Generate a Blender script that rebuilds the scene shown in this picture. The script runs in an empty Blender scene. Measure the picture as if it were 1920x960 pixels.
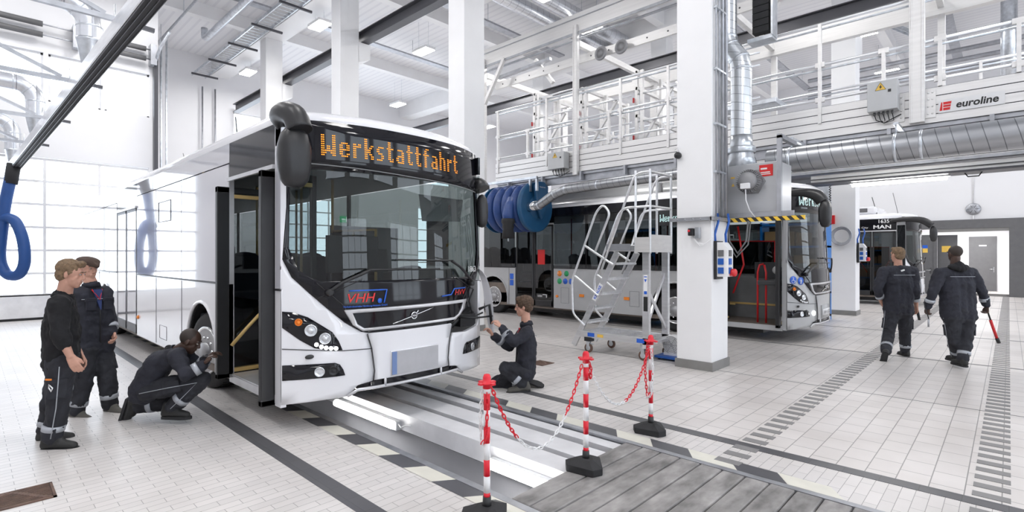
import bpy, bmesh, math, random
from mathutils import Vector, Matrix, Euler, noise
from mathutils.geometry import tessellate_polygon
random.seed(7)
C = bpy.context.scene.collection
PI = math.pi

# ---------------------------------------------------------------- materials
def new_mat(name):
    m = bpy.data.materials.new(name); m.use_nodes = True
    nt = m.node_tree; b = nt.nodes['Principled BSDF']
    return m, nt, b
def mat(name, col, rough=0.5, metal=0.0, var=0.06, scale=6.0, bump=0.0, bscale=60.0, coat=0.0, spec=0.5, stretch=None):
    m, nt, b = new_mat(name)
    N, L = nt.nodes.new, nt.links.new
    tc = N('ShaderNodeTexCoord'); mp = N('ShaderNodeMapping')
    if stretch: mp.inputs['Scale'].default_value = stretch
    L(tc.outputs['Object'], mp.inputs['Vector'])
    nz = N('ShaderNodeTexNoise'); nz.inputs['Scale'].default_value = scale; nz.inputs['Detail'].default_value = 5
    L(mp.outputs[0], nz.inputs['Vector'])
    rp = N('ShaderNodeValToRGB')
    rp.color_ramp.elements[0].position = 0.3; rp.color_ramp.elements[1].position = 0.7
    rp.color_ramp.elements[0].color = tuple(c * (1 - var) for c in col) + (1,)
    rp.color_ramp.elements[1].color = tuple(min(1, c * (1 + var)) for c in col) + (1,)
    L(nz.outputs['Fac'], rp.inputs[0]); L(rp.outputs[0], b.inputs['Base Color'])
    b.inputs['Roughness'].default_value = rough; b.inputs['Metallic'].default_value = metal
    b.inputs['Specular IOR Level'].default_value = spec
    if coat: b.inputs['Coat Weight'].default_value = coat; b.inputs['Coat Roughness'].default_value = 0.03
    if bump:
        n2 = N('ShaderNodeTexNoise'); n2.inputs['Scale'].default_value = bscale; n2.inputs['Detail'].default_value = 4
        L(mp.outputs[0], n2.inputs['Vector'])
        bp = N('ShaderNodeBump'); bp.inputs['Strength'].default_value = bump; bp.inputs['Distance'].default_value = 0.01
        L(n2.outputs['Fac'], bp.inputs['Height']); L(bp.outputs[0], b.inputs['Normal'])
    return m
def emit(name, col, s):
    m, nt, b = new_mat(name)
    b.inputs['Base Color'].default_value = col + (1,); b.inputs['Emission Color'].default_value = col + (1,)
    b.inputs['Emission Strength'].default_value = s
    return m
def glass(name, tint=(0.8, 0.85, 0.85), ior=1.5, boost=1.0, rough=0.0):
    m, nt, b = new_mat(name); nt.nodes.remove(b)
    N, L = nt.nodes.new, nt.links.new
    out = nt.nodes['Material Output']
    tr = N('ShaderNodeBsdfTransparent'); tr.inputs[0].default_value = tint + (1,)
    gl = N('ShaderNodeBsdfGlossy'); gl.inputs['Roughness'].default_value = rough
    fr = N('ShaderNodeFresnel')
    ge = N('ShaderNodeNewGeometry'); mr = N('ShaderNodeMapRange'); L(ge.outputs['Backfacing'], mr.inputs['Value'])
    mr.inputs['To Min'].default_value = ior; mr.inputs['To Max'].default_value = 1 / ior; L(mr.outputs[0], fr.inputs[0])
    mu = N('ShaderNodeMath'); mu.operation = 'MULTIPLY'; mu.inputs[1].default_value = boost; mu.use_clamp = True
    mx = N('ShaderNodeMixShader')
    L(fr.outputs[0], mu.inputs[0]); L(mu.outputs[0], mx.inputs[0]); L(tr.outputs[0], mx.inputs[1]); L(gl.outputs[0], mx.inputs[2])
    L(mx.outputs[0], out.inputs[0])
    return m
def bands(name, c1, c2, axis, pitch, rough=0.5, metal=0.0, duty=0.5, bump=0.0, slope=None, offset=0.0):
    """two colours in stripes across one object axis"""
    m, nt, b = new_mat(name)
    N, L = nt.nodes.new, nt.links.new
    tc = N('ShaderNodeTexCoord'); sx = N('ShaderNodeSeparateXYZ'); L(tc.outputs['Object'], sx.inputs[0])
    src = sx.outputs['XYZ'.index(axis)]
    if slope:
        ml = N('ShaderNodeMath'); ml.operation = 'MULTIPLY_ADD'
        L(sx.outputs['XYZ'.index(slope[0])], ml.inputs[0]); ml.inputs[1].default_value = slope[1]; L(src, ml.inputs[2]); src = ml.outputs[0]
    ad = N('ShaderNodeMath'); ad.operation = 'ADD'; ad.inputs[1].default_value = 1000 * pitch + offset; L(src, ad.inputs[0])
    md = N('ShaderNodeMath'); md.operation = 'MODULO'; md.inputs[1].default_value = pitch; L(ad.outputs[0], md.inputs[0])
    lt = N('ShaderNodeMath'); lt.operation = 'LESS_THAN'; lt.inputs[1].default_value = pitch * duty; L(md.outputs[0], lt.inputs[0])
    mx = N('ShaderNodeMix'); mx.data_type = 'RGBA'
    mx.inputs[6].default_value = c1 + (1,); mx.inputs[7].default_value = c2 + (1,)
    L(lt.outputs[0], mx.inputs[0]); L(mx.outputs[2], b.inputs['Base Color'])
    b.inputs['Roughness'].default_value = rough; b.inputs['Metallic'].default_value = metal
    if bump:
        bp = N('ShaderNodeBump'); bp.inputs['Strength'].default_value = bump; bp.inputs['Distance'].default_value = 0.02
        L(lt.outputs[0], bp.inputs['Height']); L(bp.outputs[0], b.inputs['Normal'])
    return m
def tiles(name, c1, c2, mortar, w, h, msize, offset=0.5, rot=0.0, rough=0.35, loc=(0, 0)):
    m, nt, b = new_mat(name)
    N, L = nt.nodes.new, nt.links.new
    tc = N('ShaderNodeTexCoord'); mp = N('ShaderNodeMapping'); mp.inputs['Rotation'].default_value = (0, 0, rot)
    mp.inputs['Location'].default_value = (loc[0], loc[1], 0)
    br = N('ShaderNodeTexBrick'); br.offset = offset; br.inputs['Scale'].default_value = 1
    br.inputs['Color1'].default_value = c1 + (1,); br.inputs['Color2'].default_value = c2 + (1,); br.inputs['Mortar'].default_value = mortar + (1,)
    br.inputs['Brick Width'].default_value = w; br.inputs['Row Height'].default_value = h; br.inputs['Mortar Size'].default_value = msize
    br.inputs['Mortar Smooth'].default_value = 0.2
    L(tc.outputs['Object'], mp.inputs[0]); L(mp.outputs[0], br.inputs['Vector'])
    nz = N('ShaderNodeTexNoise'); nz.inputs['Scale'].default_value = 1.3; nz.inputs['Detail'].default_value = 8
    L(tc.outputs['Object'], nz.inputs['Vector'])
    hs = N('ShaderNodeMix'); hs.data_type = 'RGBA'; hs.blend_type = 'MULTIPLY'; hs.inputs[0].default_value = 1
    rp = N('ShaderNodeValToRGB'); rp.color_ramp.elements[0].position = 0.3; rp.color_ramp.elements[1].position = 0.65
    rp.color_ramp.elements[0].color = (0.86, 0.85, 0.84, 1); rp.color_ramp.elements[1].color = (1, 1, 1, 1)
    L(nz.outputs['Fac'], rp.inputs[0]); L(br.outputs['Color'], hs.inputs[6]); L(rp.outputs[0], hs.inputs[7])
    L(hs.outputs[2], b.inputs['Base Color'])
    bp = N('ShaderNodeBump'); bp.inputs['Strength'].default_value = 0.25; bp.inputs['Distance'].default_value = 0.003; bp.invert = True
    L(br.outputs['Fac'], bp.inputs['Height']); L(bp.outputs[0], b.inputs['Normal'])
    b.inputs['Roughness'].default_value = rough
    return m

M = {}
M['wall'] = mat('white_wall_paint', (0.80, 0.80, 0.82), 0.6, var=0.02, scale=0.7)
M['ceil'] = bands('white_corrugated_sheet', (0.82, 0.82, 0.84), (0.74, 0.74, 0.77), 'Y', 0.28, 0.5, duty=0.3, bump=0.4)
M['conc'] = mat('white_painted_concrete', (0.84, 0.84, 0.85), 0.45, var=0.02, scale=2.0, bump=0.08, bscale=25)
M['grey'] = mat('grey_paint', (0.13, 0.13, 0.135), 0.5)
M['dgrey'] = mat('dark_grey_steel', (0.075, 0.075, 0.085), 0.4, metal=0.2, scale=3)
M['base'] = mat('grey_plinth_paint', (0.22, 0.215, 0.21), 0.5)
M['alu'] = mat('brushed_aluminium', (0.80, 0.81, 0.83), 0.28, metal=0.85, var=0.08, scale=3, stretch=(1, 8, 8))
M['alup'] = mat('anodised_aluminium_boards', (0.80, 0.79, 0.78), 0.36, metal=0.45, var=0.05, scale=2, stretch=(0.6, 4, 12))
M['galv'] = mat('galvanised_steel', (0.62, 0.65, 0.69), 0.3, metal=0.9, var=0.18, scale=9)
M['galvd'] = mat('dull_galvanised_steel', (0.42, 0.43, 0.46), 0.42, metal=0.8, var=0.15, scale=7)
M['spiral'] = bands('spiral_duct_steel', (0.74, 0.77, 0.80), (0.30, 0.32, 0.34), 'Z', 0.13, 0.28, 0.92, duty=0.06, bump=0.3, slope=('X', 0.25))
M['spiralh'] = bands('horizontal_spiral_duct_steel', (0.40, 0.41, 0.43), (0.16, 0.17, 0.18), 'X', 0.16, 0.3, 0.85, duty=0.06, bump=0.35, slope=('Z', 0.25))
M['spiraly'] = bands('cross_spiral_duct_steel', (0.72, 0.74, 0.78), (0.35, 0.36, 0.40), 'Y', 0.30, 0.26, 0.9, duty=0.05, bump=0.3)
M['floorb'] = tiles('light_grey_brick_tiles', (0.72, 0.69, 0.675), (0.66, 0.635, 0.62), (0.30, 0.29, 0.28), 0.235, 0.08, 0.0022, 0.5, rot=PI / 2)
M['floorw'] = tiles('pale_walkway_tiles', (0.71, 0.675, 0.655), (0.655, 0.62, 0.60), (0.27, 0.26, 0.25), 0.29, 0.195, 0.004, 0.5, rot=PI / 2, loc=(0, -0.16))
M['strip'] = tiles('dark_grey_tile_strip', (0.10, 0.10, 0.108), (0.085, 0.085, 0.095), (0.05, 0.05, 0.05), 0.235, 0.3, 0.002, 0.0)
M['tdark'] = mat('dark_hazard_tile', (0.085, 0.085, 0.095), 0.35)
M['tcream'] = mat('cream_hazard_tile', (0.72, 0.70, 0.62), 0.35)
M['tgrey'] = mat('grey_ribbed_tile', (0.22, 0.215, 0.215), 0.5)
M['pit'] = mat('grey_pit_wall_paint', (0.40, 0.40, 0.42), 0.35, var=0.03)
M['railw'] = mat('worn_white_steel', (0.72, 0.72, 0.74), 0.35, var=0.08, scale=4)
M['black'] = mat('black_plastic', (0.018, 0.018, 0.02), 0.4)
M['rubber'] = mat('black_rubber', (0.022, 0.022, 0.024), 0.75, bump=0.15)
M['gloss'] = mat('gloss_black', (0.006, 0.006, 0.009), 0.07, var=0.02, spec=0.4)
M['white'] = mat('white_bus_paint', (0.80, 0.80, 0.83), 0.22, coat=0.7, var=0.015, scale=1.0)
M['pale_sheen'] = mat('pale_grey_sides_with_hall_sheen', (0.60, 0.60, 0.65), 0.07, coat=1.0, var=0.02, scale=0.6, spec=0.9)  # reflection of the bright hall painted into dark side windows; cant rail shares it
M['silver'] = mat('silver_grey_bus_paint', (0.42, 0.425, 0.435), 0.28, coat=0.5, var=0.02)
M['rim'] = mat('grey_steel_rim', (0.36, 0.36, 0.37), 0.35, metal=0.5)
M['chrome'] = mat('satin_chrome', (0.78, 0.79, 0.80), 0.16, metal=1.0, var=0.03)
M['silvp'] = mat('silver_trim_paint', (0.62, 0.62, 0.64), 0.25, metal=0.4)
M['glass'] = glass('windscreen_glass', (0.42, 0.465, 0.46), 1.45, 1.3)
M['tint'] = glass('dark_tinted_glass', (0.16, 0.17, 0.18), 1.5, 1.6)
M['door_glass'] = glass('door_glass', (0.55, 0.58, 0.60), 1.5, 1.5)
M['pane'] = glass('clear_pane', (0.93, 0.96, 0.98), 1.45, 1.0)
M['lens'] = mat('clear_lamp_lens', (0.75, 0.77, 0.80), 0.08, metal=0.7)
M['amber'] = mat('amber_lens', (0.85, 0.25, 0.03), 0.2)
M['led'] = emit('amber_led', (1.0, 0.27, 0.01), 1.0)
M['ledw'] = emit('white_led', (0.95, 0.97, 1.0), 4)
M['ledc'] = emit('pale_cyan_led', (0.65, 0.95, 0.95), 0.8)
M['tube'] = emit('tube_light', (1.0, 0.99, 0.97), 12)
M['lamp'] = emit('lamp_panel', (1.0, 0.99, 0.98), 14)
M['red'] = mat('red_plastic', (0.72, 0.012, 0.03), 0.35)
M['redm'] = mat('red_handrail_paint', (0.62, 0.015, 0.02), 0.3)
M['wplast'] = mat('white_plastic', (0.82, 0.82, 0.83), 0.35)
M['blue'] = mat('blue_plastic', (0.015, 0.10, 0.42), 0.4)
M['hose'] = bands('blue_ribbed_hose', (0.035, 0.09, 0.30), (0.012, 0.035, 0.14), 'Z', 0.022, 0.4, duty=0.4, bump=0.6)
M['hosev'] = mat('blue_hose', (0.012, 0.07, 0.26), 0.45, bump=0.3, bscale=40)
M['reelb'] = mat('blue_reel_plastic', (0.012, 0.085, 0.20), 0.42)
M['boxg'] = mat('light_grey_enclosure', (0.56, 0.57, 0.58), 0.38, var=0.03)
M['boxf'] = mat('grey_fan_cabinet_steel', (0.50, 0.51, 0.53), 0.32, metal=0.25, var=0.05, scale=2)
M['cast'] = mat('cast_aluminium', (0.30, 0.30, 0.31), 0.55, metal=0.4)
M['hazard'] = bands('black_yellow_hazard_tape', (0.02, 0.02, 0.02), (0.85, 0.55, 0.05), 'X', 0.12, 0.4, duty=0.5, slope=('Z', 0.9))
M['navy'] = mat('dark_navy_workwear', (0.020, 0.021, 0.031), 0.85, var=0.25, scale=10, bump=0.9, bscale=14)
M['char'] = mat('charcoal_work_trousers', (0.022, 0.023, 0.030), 0.85, var=0.3, scale=9, bump=0.9, bscale=14)
M['blackc'] = mat('black_knit_cotton', (0.008, 0.008, 0.010), 0.9, var=0.2, bump=0.4, bscale=40)
M['reflect'] = mat('silver_reflective_tape', (0.42, 0.44, 0.48), 0.45, metal=0.3)
M['shoe'] = mat('black_work_shoe', (0.02, 0.02, 0.02), 0.6, bump=0.3)
M['shoeg'] = mat('worn_grey_work_shoe', (0.10, 0.095, 0.085), 0.8, bump=0.3)
M['skin'] = mat('light_skin', (0.55, 0.30, 0.22), 0.5, var=0.08, scale=20)
M['skind'] = mat('dark_skin', (0.062, 0.032, 0.022), 0.42, var=0.1, scale=20)
M['hairb'] = mat('brown_hair', (0.085, 0.05, 0.03), 0.7, var=0.4, scale=40, bump=0.8, bscale=120)
M['hairl'] = mat('light_brown_hair', (0.20, 0.13, 0.075), 0.7, var=0.35, scale=40, bump=0.8, bscale=120)
M['cap'] = mat('brown_flat_cap_wool', (0.07, 0.045, 0.035), 0.9, bump=0.4, bscale=60)
M['wood'] = mat('worn_grey_plank', (0.25, 0.24, 0.235), 0.6, var=0.45, scale=5, bump=0.4, bscale=12, stretch=(2, 0.8, 1))
M['seat'] = mat('dark_blue_grey_seat_fabric', (0.03, 0.035, 0.05), 0.8)
M['inter'] = mat('grey_interior_panel', (0.20, 0.205, 0.21), 0.5)
M['interd'] = mat('dark_interior_panel', (0.05, 0.052, 0.056), 0.5)
M['yel'] = mat('pale_yellow_grab_pole', (0.75, 0.52, 0.20), 0.35)
M['lino'] = mat('brown_grey_bus_floor', (0.16, 0.13, 0.11), 0.6, var=0.2)
M['rust'] = mat('rusty_brown_cast_iron', (0.13, 0.075, 0.055), 0.7, var=0.3, scale=15)
M['carton'] = mat('brown_cardboard', (0.36, 0.22, 0.11), 0.8)
M['shelfb'] = mat('blue_shelving_paint', (0.01, 0.16, 0.50), 0.4)
M['wtext'] = mat('white_print', (0.85, 0.85, 0.85), 0.5)
M['btext'] = mat('blue_print', (0.02, 0.12, 0.60), 0.4)
M['rtext'] = mat('red_print', (0.70, 0.02, 0.02), 0.4)
M['ktext'] = mat('black_print', (0.015, 0.015, 0.015), 0.5)
M['green'] = emit('green_exit_sign_face', (0.0, 0.40, 0.14), 0.6)
M['greenp'] = mat('green_print', (0.02, 0.35, 0.12), 0.5)
M['wsign'] = emit('white_pictogram', (0.9, 0.95, 0.9), 0.8)
M['yellow'] = mat('yellow_sign', (0.85, 0.55, 0.10), 0.5)
M['plate'] = mat('blank_number_plate', (0.44, 0.44, 0.46), 0.5)
M['pstrip'] = mat('faded_blue_plate_strip', (0.16, 0.24, 0.46), 0.5)

# ---------------------------------------------------------------- mesh builder
def vec(p): return p if isinstance(p, Vector) else Vector(p)
def gorigin(o):
    v = Vector((0, 0, 0))
    while o is not None:
        v += o.location; o = o.parent
    return v
class MB:
    def __init__(s): s.v = []; s.f = []; s.m = []; s.sm = []
    def add(s, vs, fs, mi=0, smooth=False):
        b = len(s.v); s.v += [tuple(v) for v in vs]
        for f in fs: s.f.append(tuple(b + i for i in f)); s.m.append(mi); s.sm.append(smooth)
        return s
    def box(s, x0, x1, y0, y1, z0, z1, mi=0):
        vs = [(x, y, z) for x in (x0, x1) for y in (y0, y1) for z in (z0, z1)]
        return s.add(vs, [(0, 1, 3, 2), (4, 6, 7, 5), (0, 4, 5, 1), (2, 3, 7, 6), (0, 2, 6, 4), (1, 5, 7, 3)], mi)
    def obox(s, c, d, R=None, mi=0):
        c = vec(c); R = R or Matrix.Identity(3)
        vs = [c + R @ Vector((sx * d[0] / 2, sy * d[1] / 2, sz * d[2] / 2)) for sx in (-1, 1) for sy in (-1, 1) for sz in (-1, 1)]
        return s.add(vs, [(0, 1, 3, 2), (4, 6, 7, 5), (0, 4, 5, 1), (2, 3, 7, 6), (0, 2, 6, 4), (1, 5, 7, 3)], mi)
    def beam(s, p0, p1, w, h, mi=0, up=(0, 0, 1)):
        p0, p1 = vec(p0), vec(p1); x = (p1 - p0).normalized(); u = vec(up)
        if abs(x.dot(u)) > 0.98: u = Vector((0, 1, 0))
        y = u.cross(x).normalized(); z = x.cross(y)
        R = Matrix((x, y, z)).transposed()
        return s.obox((p0 + p1) / 2, ((p1 - p0).length, w, h), R, mi)
    def ibeam(s, p0, p1, w, h, t=0.02, mi=0):
        p0, p1 = vec(p0), vec(p1); u = Vector((0, 0, h / 2 - t / 2))
        s.beam(p0 + u, p1 + u, w, t, mi); s.beam(p0 - u, p1 - u, w, t, mi); return s.beam(p0, p1, t, h - 2 * t, mi)
    def tube(s, pts, r, n=10, closed=False, caps=True, mi=0, smooth=True):
        pts = [vec(p) for p in pts]; k = len(pts); rr = r if isinstance(r, (list, tuple)) else [r] * k
        T = []
        for i in range(k):
            a = pts[(i - 1) % k] if (closed or i > 0) else pts[i]; b = pts[(i + 1) % k] if (closed or i < k - 1) else pts[i]
            T.append((b - a).normalized() if (b - a).length > 1e-9 else Vector((0, 0, 1)))
        u = Vector((0, 0, 1)) if abs(T[0].z) < 0.9 else Vector((1, 0, 0))
        nx = T[0].cross(u).normalized(); vs = []
        for i in range(k):
            nx = (nx - T[i] * nx.dot(T[i])).normalized(); ny = T[i].cross(nx)
            for j in range(n):
                a = 2 * PI * j / n; vs.append(pts[i] + (nx * math.cos(a) + ny * math.sin(a)) * rr[i])
        fs = []
        for i in range(k if closed else k - 1):
            for j in range(n):
                a = i * n + j; b = i * n + (j + 1) % n; c = ((i + 1) % k) * n + (j + 1) % n; d = ((i + 1) % k) * n + j
                fs.append((a, b, c, d))
        s.add(vs, fs, mi, smooth)
        if caps and not closed:
            b0 = len(s.v) - k * n
            s.f.append(tuple(b0 + j for j in reversed(range(n)))); s.m.append(mi); s.sm.append(False)
            s.f.append(tuple(b0 + (k - 1) * n + j for j in range(n))); s.m.append(mi); s.sm.append(False)
        return s
    def lathe(s, prof, o, axis=(0, 0, 1), n=24, mi=0, smooth=True):
        """prof: (radius, distance along axis)"""
        o = vec(o); ax = vec(axis).normalized(); u = Vector((0, 0, 1)) if abs(ax.z) < 0.9 else Vector((1, 0, 0))
        a1 = ax.cross(u).normalized(); a2 = ax.cross(a1); vs = []
        for r, h in prof:
            for j in range(n):
                t = 2 * PI * j / n; vs.append(o + ax * h + (a1 * math.cos(t) + a2 * math.sin(t)) * r)
        fs = [(i * n + j, i * n + (j + 1) % n, (i + 1) * n + (j + 1) % n, (i + 1) * n + j) for i in range(len(prof) - 1) for j in range(n)]
        s.add(vs, fs, mi, smooth)
        b0 = len(s.v) - len(prof) * n
        if prof[0][0] > 1e-6: s.f.append(tuple(b0 + j for j in range(n))); s.m.append(mi); s.sm.append(False)
        if prof[-1][0] > 1e-6: s.f.append(tuple(b0 + (len(prof) - 1) * n + j for j in range(n))); s.m.append(mi); s.sm.append(False)
        return s
    def cyl(s, p0, p1, r, n=16, mi=0):
        p0, p1 = vec(p0), vec(p1); return s.lathe([(r, 0), (r, (p1 - p0).length)], p0, p1 - p0, n, mi)
    def ell(s, c, r, n=16, m=10, R=None, mi=0):
        c = vec(c); R = R or Matrix.Identity(3); vs = []; fs = []
        for i in range(m + 1):
            t = PI * i / m
            for j in range(n):
                a = 2 * PI * j / n
                vs.append(c + R @ Vector((r[0] * math.sin(t) * math.cos(a), r[1] * math.sin(t) * math.sin(a), r[2] * math.cos(t))))
        for i in range(m):
            for j in range(n): fs.append((i * n + j, (i + 1) * n + j, (i + 1) * n + (j + 1) % n, i * n + (j + 1) % n))
        return s.add(vs, fs, mi, True)
    def capsule(s, p0, p1, r0, r1, n=14):
        """closed tapered round-ended limb"""
        p0, p1 = vec(p0), vec(p1); d = (p1 - p0).length; pr = []
        for i in range(5): t = PI / 2 * i / 4; pr.append((max(1e-5, r0 * math.sin(t)), -r0 * math.cos(t)))
        for i in range(5): t = PI / 2 * i / 4; pr.append((max(1e-5, r1 * math.cos(t)), d + r1 * math.sin(t)))
        return s.lathe(pr, p0, (p1 - p0) if d > 1e-6 else (0, 0, 1), n)
    def poly(s, loops, fmap, thick=0.0, step=0.0, mi=0, smooth=True):
        """flat polygon (with holes) cut into a grid, then mapped to space by fmap(a, b, depth)"""
        pts = [Vector((p[0], p[1], 0)) for lp in loops for p in lp]
        tri = tessellate_polygon([[Vector((p[0], p[1], 0)) for p in lp] for lp in loops])
        bm = bmesh.new(); vs = [bm.verts.new(p) for p in pts]
        for t in tri:
            try: bm.faces.new([vs[i] for i in t])
            except ValueError: pass
        if step:
            for ax in (0, 1):
                lo = min(p[ax] for p in pts); hi = max(p[ax] for p in pts); k = max(1, int((hi - lo) / step))
                for i in range(1, k):
                    co = [0, 0, 0]; no = [0, 0, 0]; co[ax] = lo + (hi - lo) * i / k; no[ax] = 1
                    bmesh.ops.bisect_plane(bm, geom=bm.verts[:] + bm.edges[:] + bm.faces[:], dist=1e-6, plane_co=co, plane_no=no)
        bm.normal_update()
        for f in bm.faces:
            if f.normal.z < 0: f.normal_flip()
        bm.verts.index_update()
        base = len(s.v); flat = [(v.co.x, v.co.y) for v in bm.verts]
        s.v += [tuple(fmap(a, b, 0.0)) for a, b in flat]
        for f in bm.faces: s.f.append(tuple(base + v.index for v in f.verts)); s.m.append(mi); s.sm.append(smooth)
        if thick:
            b2 = len(s.v); s.v += [tuple(fmap(a, b, thick)) for a, b in flat]
            for f in bm.faces: s.f.append(tuple(b2 + v.index for v in reversed(f.verts))); s.m.append(mi); s.sm.append(smooth)
            for e in bm.edges:
                if len(e.link_faces) == 1:
                    l = e.link_loops[0]; a, b = l.vert.index, l.link_loop_next.vert.index
                    s.f.append((base + b, base + a, b2 + a, b2 + b)); s.m.append(mi); s.sm.append(False)
        bm.free(); return s
    def build(s, name, mats, parent=None, local=False, bevel=0.0, recalc=False, sub=0):
        me = bpy.data.meshes.new(name)
        off = Vector((0, 0, 0)) if (local or parent is None) else gorigin(parent)
        me.from_pydata([tuple(Vector(v) - off) for v in s.v], [], s.f)
        if not isinstance(mats, (list, tuple)): mats = [mats]
        for m in mats: me.materials.append(M[m] if isinstance(m, str) else m)
        me.polygons.foreach_set('material_index', s.m); me.polygons.foreach_set('use_smooth', s.sm)
        me.validate(); me.update()
        bm = bmesh.new(); bm.from_mesh(me)
        if recalc: bmesh.ops.remove_doubles(bm, verts=bm.verts, dist=1e-5)
        bmesh.ops.recalc_face_normals(bm, faces=bm.faces); bm.to_mesh(me); bm.free()
        o = bpy.data.objects.new(name, me); C.objects.link(o); o.parent = parent
        if bevel:
            b = o.modifiers.new('bevel', 'BEVEL'); b.width = bevel; b.segments = 2; b.limit_method = 'ANGLE'
        if sub:
            b = o.modifiers.new('sub', 'SUBSURF'); b.levels = sub; b.render_levels = sub
        return o
def flat(axis, c0, sgn=1):
    """map for MB.poly: (a,b,depth) onto a plane; depth goes back from the visible side"""
    if axis == 'X': return lambda a, b, d: (c0 - sgn * d, a, b)
    if axis == 'Y': return lambda a, b, d: (a, c0 - sgn * d, b)
    return lambda a, b, d: (a, b, c0 - sgn * d)
def tag(o, label=None, cat=None, group=None, kind=None):
    if label: o['label'] = label
    if cat: o['category'] = cat
    if group: o['group'] = group
    if kind: o['kind'] = kind
    return o
def thing(name, label, cat, loc=(0, 0, 0), rotz=0.0, group=None):
    o = bpy.data.objects.new(name, None); C.objects.link(o); o.location = loc; o.rotation_euler = (0, 0, rotz)
    o.empty_display_size = 0.1
    return tag(o, label, cat, group)
def struct(mb, name, m, **k): o = mb.build(name, m, **k); o['kind'] = 'structure'; return o
def copy_tree(o, parent=None):
    c = o.copy(); C.objects.link(c)
    if parent: c.parent = parent
    for ch in list(o.children): copy_tree(ch, c)
    return c
_txt = {}
def text_pts(body, size, width=None, shear=0.0, bold=0.0):
    cu = bpy.data.curves.new('t', 'FONT'); cu.body = body; cu.size = size; cu.align_x = 'CENTER'; cu.align_y = 'CENTER'; cu.shear = shear
    cu.offset = bold; cu.resolution_u = 3
    ob = bpy.data.objects.new('t', cu); C.objects.link(ob)
    dg = bpy.context.evaluated_depsgraph_get(); dg.update(); me = ob.evaluated_get(dg).to_mesh()
    vs = [v.co.copy() for v in me.vertices]; fs = [tuple(p.vertices) for p in me.polygons]
    ob.evaluated_get(dg).to_mesh_clear(); bpy.data.objects.remove(ob); bpy.data.curves.remove(cu)
    if vs:
        x0 = min(v.x for v in vs); x1 = max(v.x for v in vs); y0 = min(v.y for v in vs); y1 = max(v.y for v in vs)
        k = (width / (x1 - x0)) if width else 1.0
        vs = [((v.x - (x0 + x1) / 2) * k, v.y - (y0 + y1) / 2) for v in vs]
    return vs, fs
def add_text(mb, body, size, fmap, a0, b0, width=None, flip=1, shear=0.0, bold=0.0, mi=0, rot=0.0, depth=0.0):
    vs, fs = text_pts(body, size, width, shear, bold); ca, sa = math.cos(rot), math.sin(rot)
    return mb.add([fmap(a0 + flip * (x * ca - y * sa), b0 + x * sa + y * ca, depth) for x, y in vs], fs, mi)
# ---------------------------------------------------------------- camera, world
FW = 0.69098; FR = 0.72288           # view direction (-FW, FR); right hand side (FR, FW)
cam = bpy.data.cameras.new('camera'); co = bpy.data.objects.new('camera', cam); C.objects.link(co)
cam.sensor_width = 36; cam.lens = 975 / 1920 * 36; cam.clip_start = 0.05; cam.clip_end = 300
co.location = (0, 0, 1.68); co.rotation_euler = (PI / 2, 0, math.atan2(FW, FR))
bpy.context.scene.camera = co
w = bpy.data.worlds.new('sky'); bpy.context.scene.world = w; w.use_nodes = True
bg = w.node_tree.nodes['Background']; bg.inputs[0].default_value = (0.86, 0.92, 1.0, 1); bg.inputs[1].default_value = 2.6
sc = bpy.context.scene
sc.view_settings.view_transform = 'Standard'; sc.view_settings.look = 'None'; sc.view_settings.gamma = 1; sc.view_settings.use_curve_mapping = False
sc.view_settings.exposure = 0.82
sc.cycles.use_denoising = True; sc.cycles.max_bounces = 10; sc.cycles.diffuse_bounces = 5; sc.cycles.glossy_bounces = 4
sc.cycles.transparent_max_bounces = 24; sc.cycles.sample_clamp_indirect = 6; sc.cycles.caustics_reflective = False; sc.cycles.caustics_refractive = False

# ---------------------------------------------------------------- floor with the inspection pit
XL, XR, YN, YF, ZC = -25.4, 9.0, -4.0, 29.6, 10.4
PX = -2.5; PY0, PY1 = 2.58, 4.10
def slab(mb, x0, x1, y0, y1, z=0.0): return mb.add([(x0, y0, z), (x1, y0, z), (x1, y1, z), (x0, y1, z)], [(0, 1, 2, 3)])
m = MB(); slab(m, XL, XR, YN, PY0); slab(m, XL, XR, PY1, 4.72); slab(m, XL, -22.0, PY0, PY1); slab(m, 8, XR, PY0, PY1)
struct(m, 'floor', 'floorb')
m = MB(); slab(m, XL, XR, 4.72, YF + 6); struct(m, 'floor', 'floorw')
# dark tile strips and thin joints inlaid in the floor
def strip(x0, x1, y0, y1, mt='strip'):
    m = MB(); m.box(x0, x1, y0, y1, -0.01, 0.003); return tag(m.build('floor_strip', mt), kind='structure')
strip(XL, XR, 1.76, 1.90); strip(XL, XR, 4.70, 4.83)
for y in (10.74, 14.25, 18.6, 22.7, 26.0): strip(XL, XR, y, y + 0.07, 'tgrey')
strip(XL, XR, 7.60, 7.615, 'tgrey')
# ribbed grey guide bands along the walkway
for x0, x1, y0, y1 in ((-1.76, -1.56, 4.25, 4.66), (-1.76, -1.56, 4.88, 29.5), (-0.19, 0.01, 2.2, 4.66), (-0.19, 0.01, 4.88, 29.5)):
    m = MB(); y = y0
    while y < y1: m.box(x0, x1, y, y + 0.095, -0.01, 0.004); y += 0.195
    tag(m.build('guide_band', 'tgrey'), kind='structure')
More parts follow.
